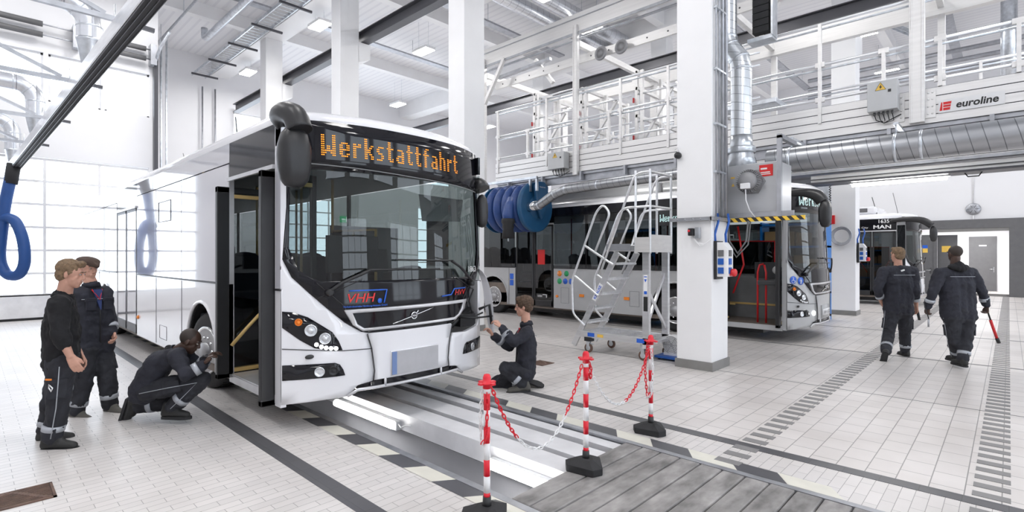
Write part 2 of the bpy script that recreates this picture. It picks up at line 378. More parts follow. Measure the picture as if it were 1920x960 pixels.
# black and cream zigzag border tiles beside the pit
for (ya, yb, nm) in ((PY0 - 0.03, PY0 - 0.20, 0), (PY1 + 0.06, PY1 + 0.23, 1)):
    md, mc = MB(), MB(); x = -20.0; i = 0
    while x < (-1.0 if nm else 2.5):
        sl = -0.12
        q = [(x, ya, 0.003), (x + 0.36, ya, 0.003), (x + 0.36 + sl, yb, 0.003), (x + sl, yb, 0.003)]
        (md if i % 2 else mc).add(q, [(0, 1, 2, 3)]); x += 0.362; i += 1
    tag(md.build('hazard_border', 'tdark'), kind='structure'); tag(mc.build('hazard_border', 'tcream'), kind='structure')
# pit: near wall, far ledge with white steel running rails, deep trough
m = MB()
m.box(-22, 8, PY0 - 0.1, PY0, -1.6, -0.002); m.box(-22, 8, PY1, PY1 + 0.1, -1.6, -0.002); m.box(-22.1, -22, PY0, PY1, -1.6, -0.002); m.box(8, 8.1, PY0, PY1, -1.6, -0.002)
m.box(-22, 8, PY0, PY1, -1.7, -1.6); m.box(-22, 8, 3.32, PY1, -1.6, -0.22)
struct(m, 'floor_pit_walls', 'pit')
m = MB(); m.box(-22, 8, PY0 - 0.05, PY0 + 0.01, -0.05, 0.006); m.box(-22, 8, PY1 - 0.01, PY1 + 0.05, -0.05, 0.006); m.box(-22, 8, PY0 - .02, PY0 + .03, -0.12, -0.06)
struct(m, 'trim_1', 'galvd')
m = MB()
for (y0, y1) in ((3.24, 3.48), (3.56, 3.82), (3.93, 4.07)): m.box(-22, PX, y0, y1, -0.10, -0.02)
m.box(-22, PX, 3.24, 3.26, -0.2, -0.1)
t = thing('pit_running_rail', 'worn white steel running rails with two dark slots along the open pit', 'rail', (-6, 3.6, -0.22))
m.build('rail_plate', 'railw', t)
m = MB(); m.box(-22, PX, 3.26, 4.07, -0.215, -0.10); m.build('slot_channel', 'black', t)
for i, (x0, x1) in enumerate(((-6.05, -4.75), (-3.32, -2.56), (-9.5, -8.2))):
    t = thing('pit_light', ('white tube light under the bus nose on the pit wall', 'white tube light on the pit wall next to the grey planks', 'tube light deep under the middle of the nearest bus')[i], 'light', ((x0 + x1) / 2, 3.2, -0.2), group='tube lights in the pit')
    m = MB(); m.box(x0, x1, 3.17, 3.238, -0.20, -0.10); m.build('housing', 'boxg', t, bevel=0.01)
    m = MB(); m.tube([(x0 + 0.03, 3.15, -0.135), (x1 - 0.03, 3.15, -0.135)], 0.042, 12); m.build('tube', 'tube', t)
    la = bpy.data.lights.new('pit_light', 'AREA'); la.shape = 'RECTANGLE'; la.size = x1 - x0; la.size_y = .08; la.energy = 2.5
    lo = bpy.data.objects.new('pit_light', la); C.objects.link(lo); lo.location = ((x0 + x1) / 2, 3.08, -.16); lo.rotation_euler = (-.5, 0, 0)
    if i < 2:
        m = MB(); m.tube([(x1, 3.2, -0.13), (x1 + .06, 3.19, -.15), (x1 + .12, 3.21, -.12), (x1 + .2, 3.22, -.11)], 0.006, 6); m.build('cable', 'wplast', t)
# planks over the pit
x = PX; i = 0; R = random.Random(3)
root = thing('plank_cover', 'worn grey ribbed plank cover closing the near end of the pit', 'cover', (-1.5, 3.3, -0.1))
while x < 3.2:
    m = MB(); m.box(x + 0.004, x + 0.171, PY0 + 0.02, PY1 - 0.01, -0.09, 0.004 + R.uniform(0, 0.004)); o = m.build('plank', 'wood', root, bevel=0.012)
    x += 0.175
m = MB(); m.box(3.2, 8, PY0, PY1, -0.1, 0); m.build('end_plate', 'galvd', root)

# ---------------------------------------------------------------- walls, doors, windows
def sect_door(idx, X, y0, y1, sgn, z0=0.0, z1=4.3, pane_z=(0.66, 1.22, 1.83, 2.44, 3.05, 3.66, 4.25), nm=4):
    """glazed sectional gate in a wall at X; sgn = direction into the room"""
    m = MB(); d = 0.06
    m.box(X, X + sgn * d, y0, y1, z0 + 0.05, pane_z[0])
    for z in pane_z: m.box(X, X + sgn * d, y0, y1, z - 0.03, z + 0.03)
    for i in range(nm + 1):
        y = y0 + (y1 - y0) * i / nm; m.box(X, X + sgn * (d - .005), y - 0.03, y + 0.03, pane_z[0], pane_z[-1])
    r = struct(m, 'door_%d' % idx, 'wplast')
    m = MB(); m.add([(X + sgn * .02, y0, pane_z[0]), (X + sgn * .02, y1, pane_z[0]), (X + sgn * .02, y1, pane_z[-1]), (X + sgn * .02, y0, pane_z[-1])], [(0, 1, 2, 3)])
    m.build('glass_pane', 'pane', r)
    m = MB(); m.box(X, X + sgn * .07, y0, y1, z0, z0 + 0.06); m.build('bottom_seal', 'rubber', r)
def wall_open(name, X, thick, ylo, yhi, zlo, zhi, holes, mt='wall'):
    outer = [(ylo, zlo), (yhi, zlo), (yhi, zhi), (ylo, zhi)]
    hs = [[(a, c), (b, c), (b, d), (a, d)] for a, b, c, d in holes]
    m = MB(); m.poly([outer] + hs, lambda a, b, d: (X + d, a, b), thick=thick, smooth=False); return struct(m, name, mt)
def window(idx, X, y0, y1, z0, z1, sgn):
    m = MB()
    for a, b, c, d in ((y0, y1, z0, z0 + .05), (y0, y1, z1 - .05, z1), (y0, y0 + .05, z0, z1), (y1 - .05, y1, z0, z1)): m.box(X - .03, X + sgn * .03, a, b, c, d)
    r = struct(m, 'window_%d' % idx, 'wplast')
    m = MB(); m.add([(X, y0, z0), (X, y1, z0), (X, y1, z1), (X, y0, z1)], [(0, 1, 2, 3)]); m.build('glass_pane', 'pane', r)
GX = -18.5
wins = [(1.48 - 1.11 * k - .1 * k, 2.59 - 1.11 * k - .1 * k + 0.0) for k in range(4)]
ys = [(2.68, 3.74), (1.48, 2.59), (0.27, 1.38), (-0.94, 0.17), (-2.2, -1.04)]
wall_open('wall_left', GX, -0.25, YN, 3.95, 0, ZC, [(a, b, 5.8, 7.08) for a, b in ys] + [(-0.9, 3.72, 0.0, 4.3)])
for i, (a, b) in enumerate(ys): window(i + 1, GX - .12, a, b, 5.8, 7.08, 1)
sect_door(1, GX - .1, -0.9, 3.72, 1)
wl = [(5.2 + 3.1 * k, 7.9 + 3.1 * k, 6.0, 8.2) for k in range(4)] + [(18.2, 21, 6, 8.2)]
wd = [(9.6, 14.0, 0.0, 4.6), (18.5, 23.0, 0, 4.6)]
wall_open('wall_left', XL, -0.25, 3.7, YF, 0, ZC, wl[1:] + wd)
for i, (a, b, c, d) in enumerate(wl[1:]): window(10 + i, XL - .1, a, b, c, d, 1)
sect_door(2, XL - .1, 9.6, 14.0, 1, pane_z=(0.66, 1.3, 1.95, 2.6, 3.25, 3.9, 4.55)); sect_door(3, XL - .1, 18.5, 23.0, 1, pane_z=(0.66, 1.3, 1.95, 2.6, 3.25, 3.9, 4.55))
wall_open('wall_left', 3.95, 0.02, -0.01, 0, 0, 0.1, []) if False else None
m = MB(); m.box(XL, GX - .25, 3.75, 3.94, 0, ZC); struct(m, 'wall_left', 'wall')
rd = [(0.8, 5.2, 0, 4.4), (9.6, 14.0, 0, 4.4), (18.5, 23, 0, 4.4)]
rw = [(-2 + 4.4 * k, 1.6 + 4.4 * k, 5.8, 8.2) for k in range(6)]
wall_open('wall_right', XR, 0.25, YN, YF, 0, ZC, rd + rw)
for i, (a, b, c, d) in enumerate(rd): sect_door(4 + i, XR + .1, a, b, -1, pane_z=(0.66, 1.28, 1.9, 2.5, 3.1, 3.7, 4.35))
for i, (a, b, c, d) in enumerate(rw): window(20 + i, XR + .1, a, b, c, d, -1)
m = MB(); m.box(GX - .3, XR + .25, YN - 0.2, YN, 0, ZC); struct(m, 'wall_near', 'wall')
m = MB(); m.box(GX, XR, YN, YN + 0.012, 0, 2.0)
M['wtile'] = tiles('grey_wall_tiles', (0.55, 0.56, 0.62), (0.50, 0.51, 0.57), (0.35, 0.35, 0.4), 0.3, 0.3, 0.006, 0.0)
struct(m, 'trim_2', 'boxg')
m = MB(); m.poly([[(XL, 0), (XR, 0), (XR, ZC), (XL, ZC)], [(-2.85, 0.0), (0.0, 0.0), (0.0, 2.86), (-2.85, 2.86)]], lambda a, b, d: (a, YF + d, b), thick=0.3, smooth=False)
struct(m, 'wall_far', 'wall')
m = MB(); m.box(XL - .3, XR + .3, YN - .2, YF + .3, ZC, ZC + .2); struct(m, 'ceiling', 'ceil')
# corridor behind the far opening with grey steel door
m = MB(); m.box(-6.5, 1.2, YF + 4.2, YF + 4.3, 0, 3.2); m.box(-6.5, -6.4, YF + .3, YF + 4.2, 0, 3.2); m.box(1.1, 1.2, YF + .3, YF + 4.2, 0, 3.2); m.box(-6.5, 1.2, YF + .3, YF + 4.3, 3.2, 3.3)
struct(m, 'wall_corridor', 'wall')
def steel_door(idx, x0, x1, y, z1, sgn=-1):
    m = MB(); m.box(x0, x1, y + sgn * .05, y, 0, z1); r = struct(m, 'door_%d' % idx, 'grey', bevel=0.006)
    m = MB(); m.tube([(x1 - .1, y - .05, 1.05), (x1 - .1, y - .1, 1.05), (x1 - .25, y - .1, 1.05)], 0.012, 8); m.box(x1 - .125, x1 - .075, y - .062, y - .05, .9, 1.15); m.build('door_handle', 'chrome', r)
    return r
r = steel_door(7, -1.42, -0.42, YF + 4.2, 2.62)
m = MB(); m.box(-1.05, -0.78, YF + 4.143, YF + 4.149, 2.15, 2.21); m.build('door_sign', 'wplast', r)
r = steel_door(8, -3.5, -2.42, YF - 0.002, 2.62)
m = MB(); m.box(-2.98, -2.62, YF - .058, YF - .052, 1.83, 2.16); m.build('door_sign', 'yellow', r)
m = MB(); m.box(-2.98, -2.62, YF - .060, YF - .058, 2.02, 2.16); m.build('door_sign_header', 'btext', r)
# grey frame around the opening, half open leaf
m = MB(); m.box(-3.9, 0.5, YF - .12, YF, 2.86, 3.24); m.box(0.0, 0.5, YF - .12, YF, 0, 2.86); m.box(-2.42, -2.3, YF - .08, YF + .1, 0, 2.86); m.box(-3.9, -3.5, YF - .1, YF, 0, 2.86)
struct(m, 'door_frame', 'grey')
m = MB(); m.box(-2.3, -1.62, YF + .15, YF + .2, 0, 2.6); r = struct(m, 'door_9', 'grey')
m = MB(); m.box(-2.15, -1.85, YF + .143, YF + .149, 1.85, 2.12); m.build('door_sign', 'yellow', r)
m = MB(); m.box(-2.35, 0.0, YF - .10, YF - .06, 2.72, 2.86); struct(m, 'trim_3', 'base')
m = MB(); m.box(XL, XR, YF - .02, YF, 0, .1); struct(m, 'baseboard_far', 'base')

# ---------------------------------------------------------------- columns, girders, crane runways
def column(x0, x1, y0, y1, label, beh=True):
    t = thing('column', label, 'column', ((x0 + x1) / 2, (y0 + y1) / 2, 0), group='white concrete columns')
    t['kind'] = 'structure'
    m = MB(); m.box(x0, x1, y0, y1, 0, 9.62); m.build('shaft', 'conc', t, bevel=0.012)
    m = MB(); m.box(x0 - .02, x1 + .02, y0 - .02, y1 + .02, 0, .13); m.build('plinth', 'base', t)
    m = MB(); z = 7.45
    m.poly([[(y1 - .02, z), (y1 + .38, z + .18), (y1 + .38, z + .62), (y1 - .02, z + .62)]], lambda a, b, d: (x0 + d, a, b), thick=x1 - x0, smooth=False); m.build('corbel', 'conc', t)
cl = ['white column beside the mobile work ladder', 'white column directly behind the right corner of the nearest bus', 'white column over the middle of the nearest bus roof', 'white column over the rear of the nearest bus roof']
for k in range(4): x = -3.66 - 5.45 * k; column(x, x + .54, 7.46, 8.06, cl[k])
for k in range(5): x = -3.72 - 5.75 * k; column(x, x + .6, 17.25, 17.8, 'white concrete column in the far row, %s' % ('beside the open front of the grey bus', 'behind the roof platform railing', 'behind the left half of the roof platform', 'deep behind the platform end posts', 'nearest to the rear wall')[k])
for y, nm in ((7.4, 1), (17.2, 2)):
    m = MB(); m.box(XL, XR, y, y + .72, 9.62, ZC); tag(m.build('ceiling_girder', 'conc'), kind='structure')
for x in (-20.4, -14.8, -9.2, -3.6, 2.2):
    m = MB(); m.box(x, x + .3, YN, YF, 9.95, ZC); tag(m.build('ceiling_beam', 'conc'), kind='structure')
for y, z, lb in ((8.28, 8.27, 'dark grey steel crane runway beam on the corbels of the near columns'), (16.85, 8.5, 'dark grey steel crane runway beam behind the roof platform')):
    m = MB(); m.ibeam((XL + .4 if y < 10 else XL, y, z), (XR, y, z), 0.26, 0.36, 0.025)
    t = m.build('crane_runway', 'dgrey'); tag(t, lb, 'beam')
# hanging lamps
lamps = [(-15.6, 11.6), (-16.3, 7.95), (-22.6, 7.95), (-10.05, 14.2), (-16.2, 15.6), (-22, 14.8), (-9.6, 11.6), (-3.6, 11.6), (2.4, 11.6), (-10, 3.4), (-4, 3.4), (2.4, 3.4), (-15.8, 3.2), (-6.2, 14.0), (3, 15.4),
         (-16, -1.2), (-10, -1.2), (-4, -1.2), (3, -1.2), (-3.6, 21), (-10, 21), (3, 21), (-16, 21), (-3.6, 26), (-10, 26), (3, 26), (-22, 21)]
for i, (x, y) in enumerate(lamps):
    t = thing('hanging_lamp', 'white rectangular lamp hanging on two wires under the white ceiling', 'lamp', (x, y, 9.3), group='hanging lamps under the ceiling')
    m = MB(); m.box(x - .42, x + .42, y - .22, y + .22, 9.22, 9.32); m.build('housing', 'wplast', t, bevel=.02)
    m = MB(); m.box(x - .40, x + .40, y - .20, y + .20, 9.19, 9.221); m.build('diffuser', 'lamp', t)
    for d in (-.3, .3): m = MB(); m.tube([(x + d, y, 9.3), (x + d, y, ZC)], .006, 6); m.build('wire', 'galv', t)
    la = bpy.data.lights.new('lamp_light', 'AREA'); la.shape = 'RECTANGLE'; la.size = 1.6; la.size_y = 1.2; la.energy = 62; la.color = (1, 0.985, 0.97)
    lo = bpy.data.objects.new('lamp_light', la); C.objects.link(lo); lo.location = (x, y, 9.15)

for x in (-4.5, -1.2):  # unseen lamps added to brighten the corridor
    t = thing('corridor_fill_lamp', 'unseen white ceiling lamp added to light the corridor behind the far opening', 'lamp', (x, YF + 2.4, 3.05), group='added corridor lamps')
    m = MB(); m.box(x - .6, x + .6, YF + 2.25, YF + 2.55, 3.10, 3.18); m.build('housing', 'wplast', t)
    m = MB(); m.box(x - .55, x + .55, YF + 2.28, YF + 2.52, 3.08, 3.101); m.build('diffuser', 'lamp', t)
    la = bpy.data.lights.new('corridor_fill_light', 'AREA'); la.size = 1.2; la.energy = 55
    lo = bpy.data.objects.new('corridor_fill_light', la); C.objects.link(lo); lo.location = (x, YF + 2.4, 3.0)
# ---------------------------------------------------------------- city bus (local frame: x forward, nose at x = 0, y to its left, z up)
HW = 1.275
def fsurf(y, z):
    s = min(1.0, abs(y) / HW); return -0.35 * s ** 2.5 - 0.05 * max(0.0, z - 1.2)
def fmap(off): return lambda a, b, d: (fsurf(a, b) + off - d, a, b)
def fnorm(y, z):
    e = 0.02; dy = (fsurf(y + e, z) - fsurf(y - e, z)) / (2 * e); return Vector((1, -dy, 0.05 if z > 1.2 else 0)).normalized()
def fpt(y, z, off=0.0): p = Vector((fsurf(y, z), y, z)); return p + fnorm(y, z) * off
def densify(pts, st=0.06, closed=False):
    out = []; k = len(pts)
    for i in range(k if closed else k - 1):
        a, b = Vector(pts[i]), Vector(pts[(i + 1) % k]); n = max(1, int((b - a).length / st))
        out += [a.lerp(b, j / n) for j in range(n)]
    if not closed: out.append(Vector(pts[-1]))
    return out
def ftube(mb, pts, r, off, n=8, closed=False): return mb.tube([fpt(p[0], p[1], off) for p in densify([(a, b, 0) for a, b in pts], closed=closed)], r, n, closed=closed)
def mir(pts): return [(-a, b) for a, b in reversed(pts)]
def arc(cx, cy, r, a0, a1, n): return [(cx + r * math.cos(math.radians(a0 + (a1 - a0) * i / n)), cy + r * math.sin(math.radians(a0 + (a1 - a0) * i / n))) for i in range(n + 1)]
GLY = {'W': '##....##,##....##,##....##,##....##,##....##,##.##.##,##.##.##,########,###..###,##....##',
 'e': '......,......,......,.####.,##..##,##..##,######,##....,##..##,.####.', 'r': '.....,.....,.....,##.##,#####,##...,##...,##...,##...,##...',
 'k': '##....,##....,##....,##..##,##.##.,####..,####..,##.##.,##..##,##..##', 's': '.....,.....,.....,.####,##...,##...,.###.,...##,...##,####.',
 't': '.##..,.##..,.##..,#####,.##..,.##..,.##..,.##..,.##.#,..###', 'a': '......,......,......,.####.,....##,....##,.#####,##..##,##..##,.#####',
 'f': '..###,.##..,.##..,#####,.##..,.##..,.##..,.##..,.##..,.##..', 'h': '##....,##....,##....,#####.,##..##,##..##,##..##,##..##,##..##,##..##'}
DIA = [(-1.275, 1.66), (-1.26, 1.645), (-1.195, 1.477), (-1.062, 1.322), (-0.921, 1.174), (-0.763, 1.025), (-0.611, 0.924), (-0.527, 0.905)]
BOT = [(-1.275, .27), (-0.74, .30), (-0.64, .395), (-.49, .42)]
def wheel(t, x, y, s, rad=.48, name='wheel', steer=0.0):
    """s = +1 when the outer face looks to +y"""
    ax = (0, s, 0); o = (x, y, rad)
    m = MB(); m.lathe([(.30, -.30), (.44, -.30), (rad, -.26), (rad, -.04), (.455, 0), (.40, .01), (.30, 0.005)], o, ax, 40)
    for i in range(40):
        a = 2 * PI * i / 40; m.obox((x + (rad) * math.cos(a), y - s * .15, rad + (rad) * math.sin(a)), (.012, .2, .03), Matrix.Rotation(-a, 3, 'Y'))
    w_ = m.build(name, 'rubber', t, local=True)
    m = MB(); m.lathe([(.305, 0.02), (.295, -.03), (.27, -.05), (.20, -.04), (.15, -.015), (.10, .02), (.10, .06), (.001, .065)], o, ax, 36)
    r = m.build('rim', 'rim', w_, local=True)
    m = MB(); m.lathe([(.285, 0.0), (.305, .03), (.285, .03), (.255, .0)], o, ax, 36)
    for i in range(10):
        a = 2 * PI * i / 10; m.lathe([(.019, -.02), (.019, .03), (.001, .035)], (x + .165 * math.cos(a), y, rad + .165 * math.sin(a)), ax, 8)
    m.build('trim_ring', 'chrome', w_, local=True)
    m = MB()
    for i in range(8):
        a = 2 * PI * (i + .5) / 8; m.lathe([(.028, -.02), (.028, -.06), (.001, -.06)], (x + .222 * math.cos(a), y, rad + .222 * math.sin(a)), ax, 12)
    m.build('rim_slots', 'black', w_, local=True)
    if steer:
        T = Matrix.Translation((x, y - s * .2, 0)) @ Matrix.Rotation(steer, 4, 'Z') @ Matrix.Translation((-x, -y + s * .2, 0))
        for o in [w_] + list(w_.children): o.data.transform(T)
    return w_
def make_bus(name, label, loc, L=12.3, body='white', side='pale_sheen', fdoor=(-1.76, -.48), rdoor=(-8.18, -6.42), wf=-2.78, wr=-9.4, open_front=True,
             flap=False, led='led', led_front=True, text=True, front='white', pole='yel', headlights=True, detail=True):
    t = thing(name, label, 'bus', loc)
    P = lambda m, n, mt, par=None, **k: m.build(n, mt, par or t, local=True, **k)
    ZT = 2.95
    # ---- front mask, corners, centre panel
    outer = DIA + mir(DIA) + [(1.275, 3.0), (-1.275, 3.0)]
    hole = [(-1.19, 2.52), (-1.21, 1.75), (-1.14, 1.54), (-.97, 1.43), (.97, 1.43), (1.14, 1.54), (1.21, 1.75), (1.19, 2.52)]
    m = MB(); m.poly([outer, hole], fmap(.004), thick=.03, step=.12); P(m, 'windscreen_surround', 'gloss')
    m = MB(); m.poly([[(-1.2, 2.53), (-1.22, 1.75), (-1.15, 1.53), (-.97, 1.42), (.97, 1.42), (1.15, 1.53), (1.22, 1.75), (1.2, 2.53)]], fmap(-.012), step=.1); P(m, 'windscreen', 'glass')
    Lc = [(-1.275, 1.66)] + DIA[1:] + [(-.555, .885), (-.505, .748), (-.475, .52), (-.49, .42)] + BOT[2::-1]
    m = MB(); m.poly([Lc], fmap(0), thick=.05, step=.12); cornerR = P(m, 'front_corner_panel', front)
    if flap:
        Rc = [(.49, .42), (.475, .52), (.525, .70), (.56, .79), (.82, .77), (1.12, .80), (1.275, .92)] + [(-a, b) for a, b in BOT[:3]]
        m = MB(); m.poly([[(.55, .79), (.50, .915), (.6, .92), (.8, 1.06), (1.0, 1.25), (1.2, 1.5), (1.27, 1.64), (1.275, .9)]], lambda a, b, d: (fsurf(a, b) - .22, a, b), step=.1)
        m.box(-.75, -.35, .62, .66, .8, 1.0); m.tube([(-.3, .75, .82), (-.35, .9, .9), (-.42, 1.15, 1.0)], .03, 8); m.tube([(-.25, .7, .95), (-.4, 1.2, .95)], .015, 8); m.box(-.45, -.3, .9, 1.15, .8, .95)
        m.tube([(-.35, 1.0, 1.2), (-.3, .85, 1.15), (-.3, .8, .98)], .02, 8); m.tube([(-.4, 1.2, 1.25), (-.36, 1.1, 1.1), (-.34, 1.15, .9), (-.3, 1.28, .95)], .012, 8)
        P(m, 'open_headlight_bay', 'black')
        fl = [(-.36, 1.27, 1.52, .10), (-.30, 1.33, 1.44, .14), (-.25, 1.385, 1.24, .2), (-.22, 1.40, 1.0, .22), (-.22, 1.40, .76, .14), (-.23, 1.40, .62, .05)]
        m = MB(); vs = []
        for x, y, z, w_ in fl:
            vs += [(x - .02, y + .0, z), (x + .02, y + .012, z), (x + .02 - .9 * w_, y + .03, z), (x - .02 - .9 * w_, y + .01, z)]
        fs = [(4 * i + j, 4 * i + (j + 1) % 4, 4 * i + 4 + (j + 1) % 4, 4 * i + 4 + j) for i in range(len(fl) - 1) for j in range(4)] + [(0, 1, 2, 3), tuple(range(4 * len(fl) - 4, 4 * len(fl)))]
        m.add(vs, fs); f_ = P(m, 'headlight_cover', 'white', sub=1); f_['label'] = 'white cover panel swung out sideways'
        m = MB(); m.tube([(-.3, .85, .93), (-.24, 1.1, .9), (-.24, 1.39, .9)], .012, 8); m.tube([(-.28, 1.2, 1.0), (-.24, 1.34, 1.05), (-.23, 1.37, .8)], .02, 8); m.box(-.50, -.42, 1.24, 1.32, .7, 1.0); P(m, 'cover_hinge', 'black')
    else: Rc = [(-a, b) for a, b in Lc]
    m = MB(); m.poly([Rc], fmap(0), thick=.05, step=.12); P(m, 'front_corner_panel', front)
    cen = [(-.527, .905), (.527, .905), (.55, .885), (.50, .748), (.47, .52), (.485, .425), (-.485, .425), (-.47, .52), (-.50, .748), (-.55, .885)]
    m = MB(); m.poly([cen], fmap(.006), thick=.05, step=.12); P(m, 'centre_bumper_panel', front)
    m = MB(); m.poly([[(-.66, .37), (-.62, .405), (-.47, .42), (.47, .42), (.62, .405), (.66, .37), (.62, .34), (-.62, .34)]], fmap(-.012), thick=.05, step=.15); P(m, 'lower_slot', 'gloss')
    m = MB(); ftube(m, [(-.74, .3), (-.64, .352), (.64, .352), (.74, .3)], .016, .004)
    for y in (-.36, .36): ftube(m, [(y, .35), (y, .43)], .014, .008)
    P(m, 'lower_slot_trim', 'silvp')
    m = MB()
    for s in (-1, 1):
        if not (flap and s > 0): ftube(m, [(s * 1.27, .80), (s * .78, .752), (s * .505, .746)], .004, .004, 6)
        ftube(m, [(s * 1.27, 1.66), (s * 1.275, 1.55)], .005, .004, 6)
        ftube(m, [(s * .55, .90), (s * .505, .748), (s * .475, .52), (s * .487, .42)], .005, .01, 6)
        ftube(m, [(s * 1.0, 1.27), (s * .60, 1.44)], .004, .008, 6); ftube(m, [(s * .68, 1.02), (s * .78, 1.2), (s * 1.0, 1.42)], .004, .008, 6)
    P(m, 'panel_gap', 'black')
    # ---- grille frame with emblem
    go = [(-.775, 1.15), (-.69, .995), (-.60, .93), (.60, .945), (.69, .99), (.775, 1.06), (.82, 1.165)]; gi = [(-.70, 1.115), (-.655, 1.005), (-.585, .958), (.585, .972), (.65, 1.0), (.71, 1.06), (.745, 1.13)]
    m = MB(); m.poly([go, gi], fmap(.022), thick=.025, step=.12); P(m, 'grille_frame', 'silvp')
    m = MB(); m.poly([gi], fmap(.010), step=.15); g_ = P(m, 'grille', 'gloss')
    if detail:
        m = MB(); ftube(m, [(-.28, .978), (.24, 1.112)], .006, .018, 6); c = fpt(-.02, 1.045, .02)
        m.lathe([(.033, -.004), (.044, 0), (.033, .006), (.026, .002), (.033, -.004)], c, (1, 0, 0), 24)
        m.beam(c + Vector((0, .028, .028)), c + Vector((0, .05, .05)), .012, .01)
        P(m, 'emblem', 'chrome', g_)
        m = MB(); m.lathe([(.03, -.002), (.03, .001), (.001, .001)], c, (1, 0, 0), 20); m.box(c.x + .006, c.x + .009, -.058, .018, 1.033, 1.057); P(m, 'emblem_bar', 'dgrey', g_)
        m = MB(); add_text(m, 'VOLVO', .018, lambda a, b, d: (c.x + .0095, a, b), c.y, c.z, width=.064, bold=.0006); P(m, 'emblem_lettering', 'wtext', g_)
    m = MB(); m.poly([[(-.305, .445), (.305, .445), (.305, .70), (-.305, .70)]], fmap(.02), thick=.015, step=.2); pl = P(m, 'plate_holder', front)
    return t, P
def bus_front_lights(t, P, flap, on=True):
    for s in (-1, 1):
        if flap and s > 0: pass
        else:
            hp = [(-1.27, 1.155), (-1.19, 1.145), (-1.077, 1.095), (-.965, 1.01), (-.875, .94), (-.82, .85), (-.786, .76), (-.90, .765), (-1.022, .795), (-1.135, .875), (-1.2, .935), (-1.27, 1.0)]
            hp = [(-s * a, b) for a, b in hp] if s > 0 else hp
            m = MB(); m.poly([hp], fmap(.008), thick=.02, step=.1); h = P(m, 'headlight', 'gloss')
            for (y, z, r, mt, nm) in ((1.145, 1.05, .035, 'amber', 'indicator_lamp'), (1.05, .968, .058, 'lens', 'main_lamp'), (.935, .885, .055, 'lens', 'main_lamp')):
                p = fpt(s * y, z, .006); n = fnorm(s * y, z); m = MB()
                m.lathe([(r, 0), (r, .012), (r * .85, .02), (r * .8, .008), (r * .55, .004), (r * .5, .016), (.001, .024)], p, n, 24); P(m, nm, mt, h)
            for (y, z) in ((1.005, .829), (.965, .806), (.926, .793), (.885, .785), (.842, .781)):
                m = MB(); m.lathe([(.019, 0), (.019, .014), (.001, .018)], fpt(s * y, z, .006), fnorm(s * y, z), 14); P(m, 'daytime_led', 'ledw' if on else 'lens', h)
        lp = [(-1.27, .645), (-.85, .64), (-.81, .62), (-.78, .57), (-.762, .51), (-.843, .505), (-1.27, .50)]
        lp = [(-a, b) for a, b in lp] if s > 0 else lp
        m = MB(); m.poly([lp], fmap(.008), thick=.02, step=.1); h = P(m, 'fog_lamp_panel', 'gloss')
        for (y, r, mt) in ((.98, .048, 'lens'), (.865, .045, 'black')):
            m = MB(); m.lathe([(r, 0), (r, .012), (r * .88, .018), (r * .8, .006), (r * .4, .004), (.001, .01)], fpt(s * y, .565, .006), fnorm(s * y, .565), 22); P(m, 'fog_lamp', mt, h)
        if not (flap and s > 0):
            m = MB(); m.ell(fpt(s * 1.06, .715, .012), (.02, .045, .022), 14, 8); P(m, 'washer_nozzle', 'black')
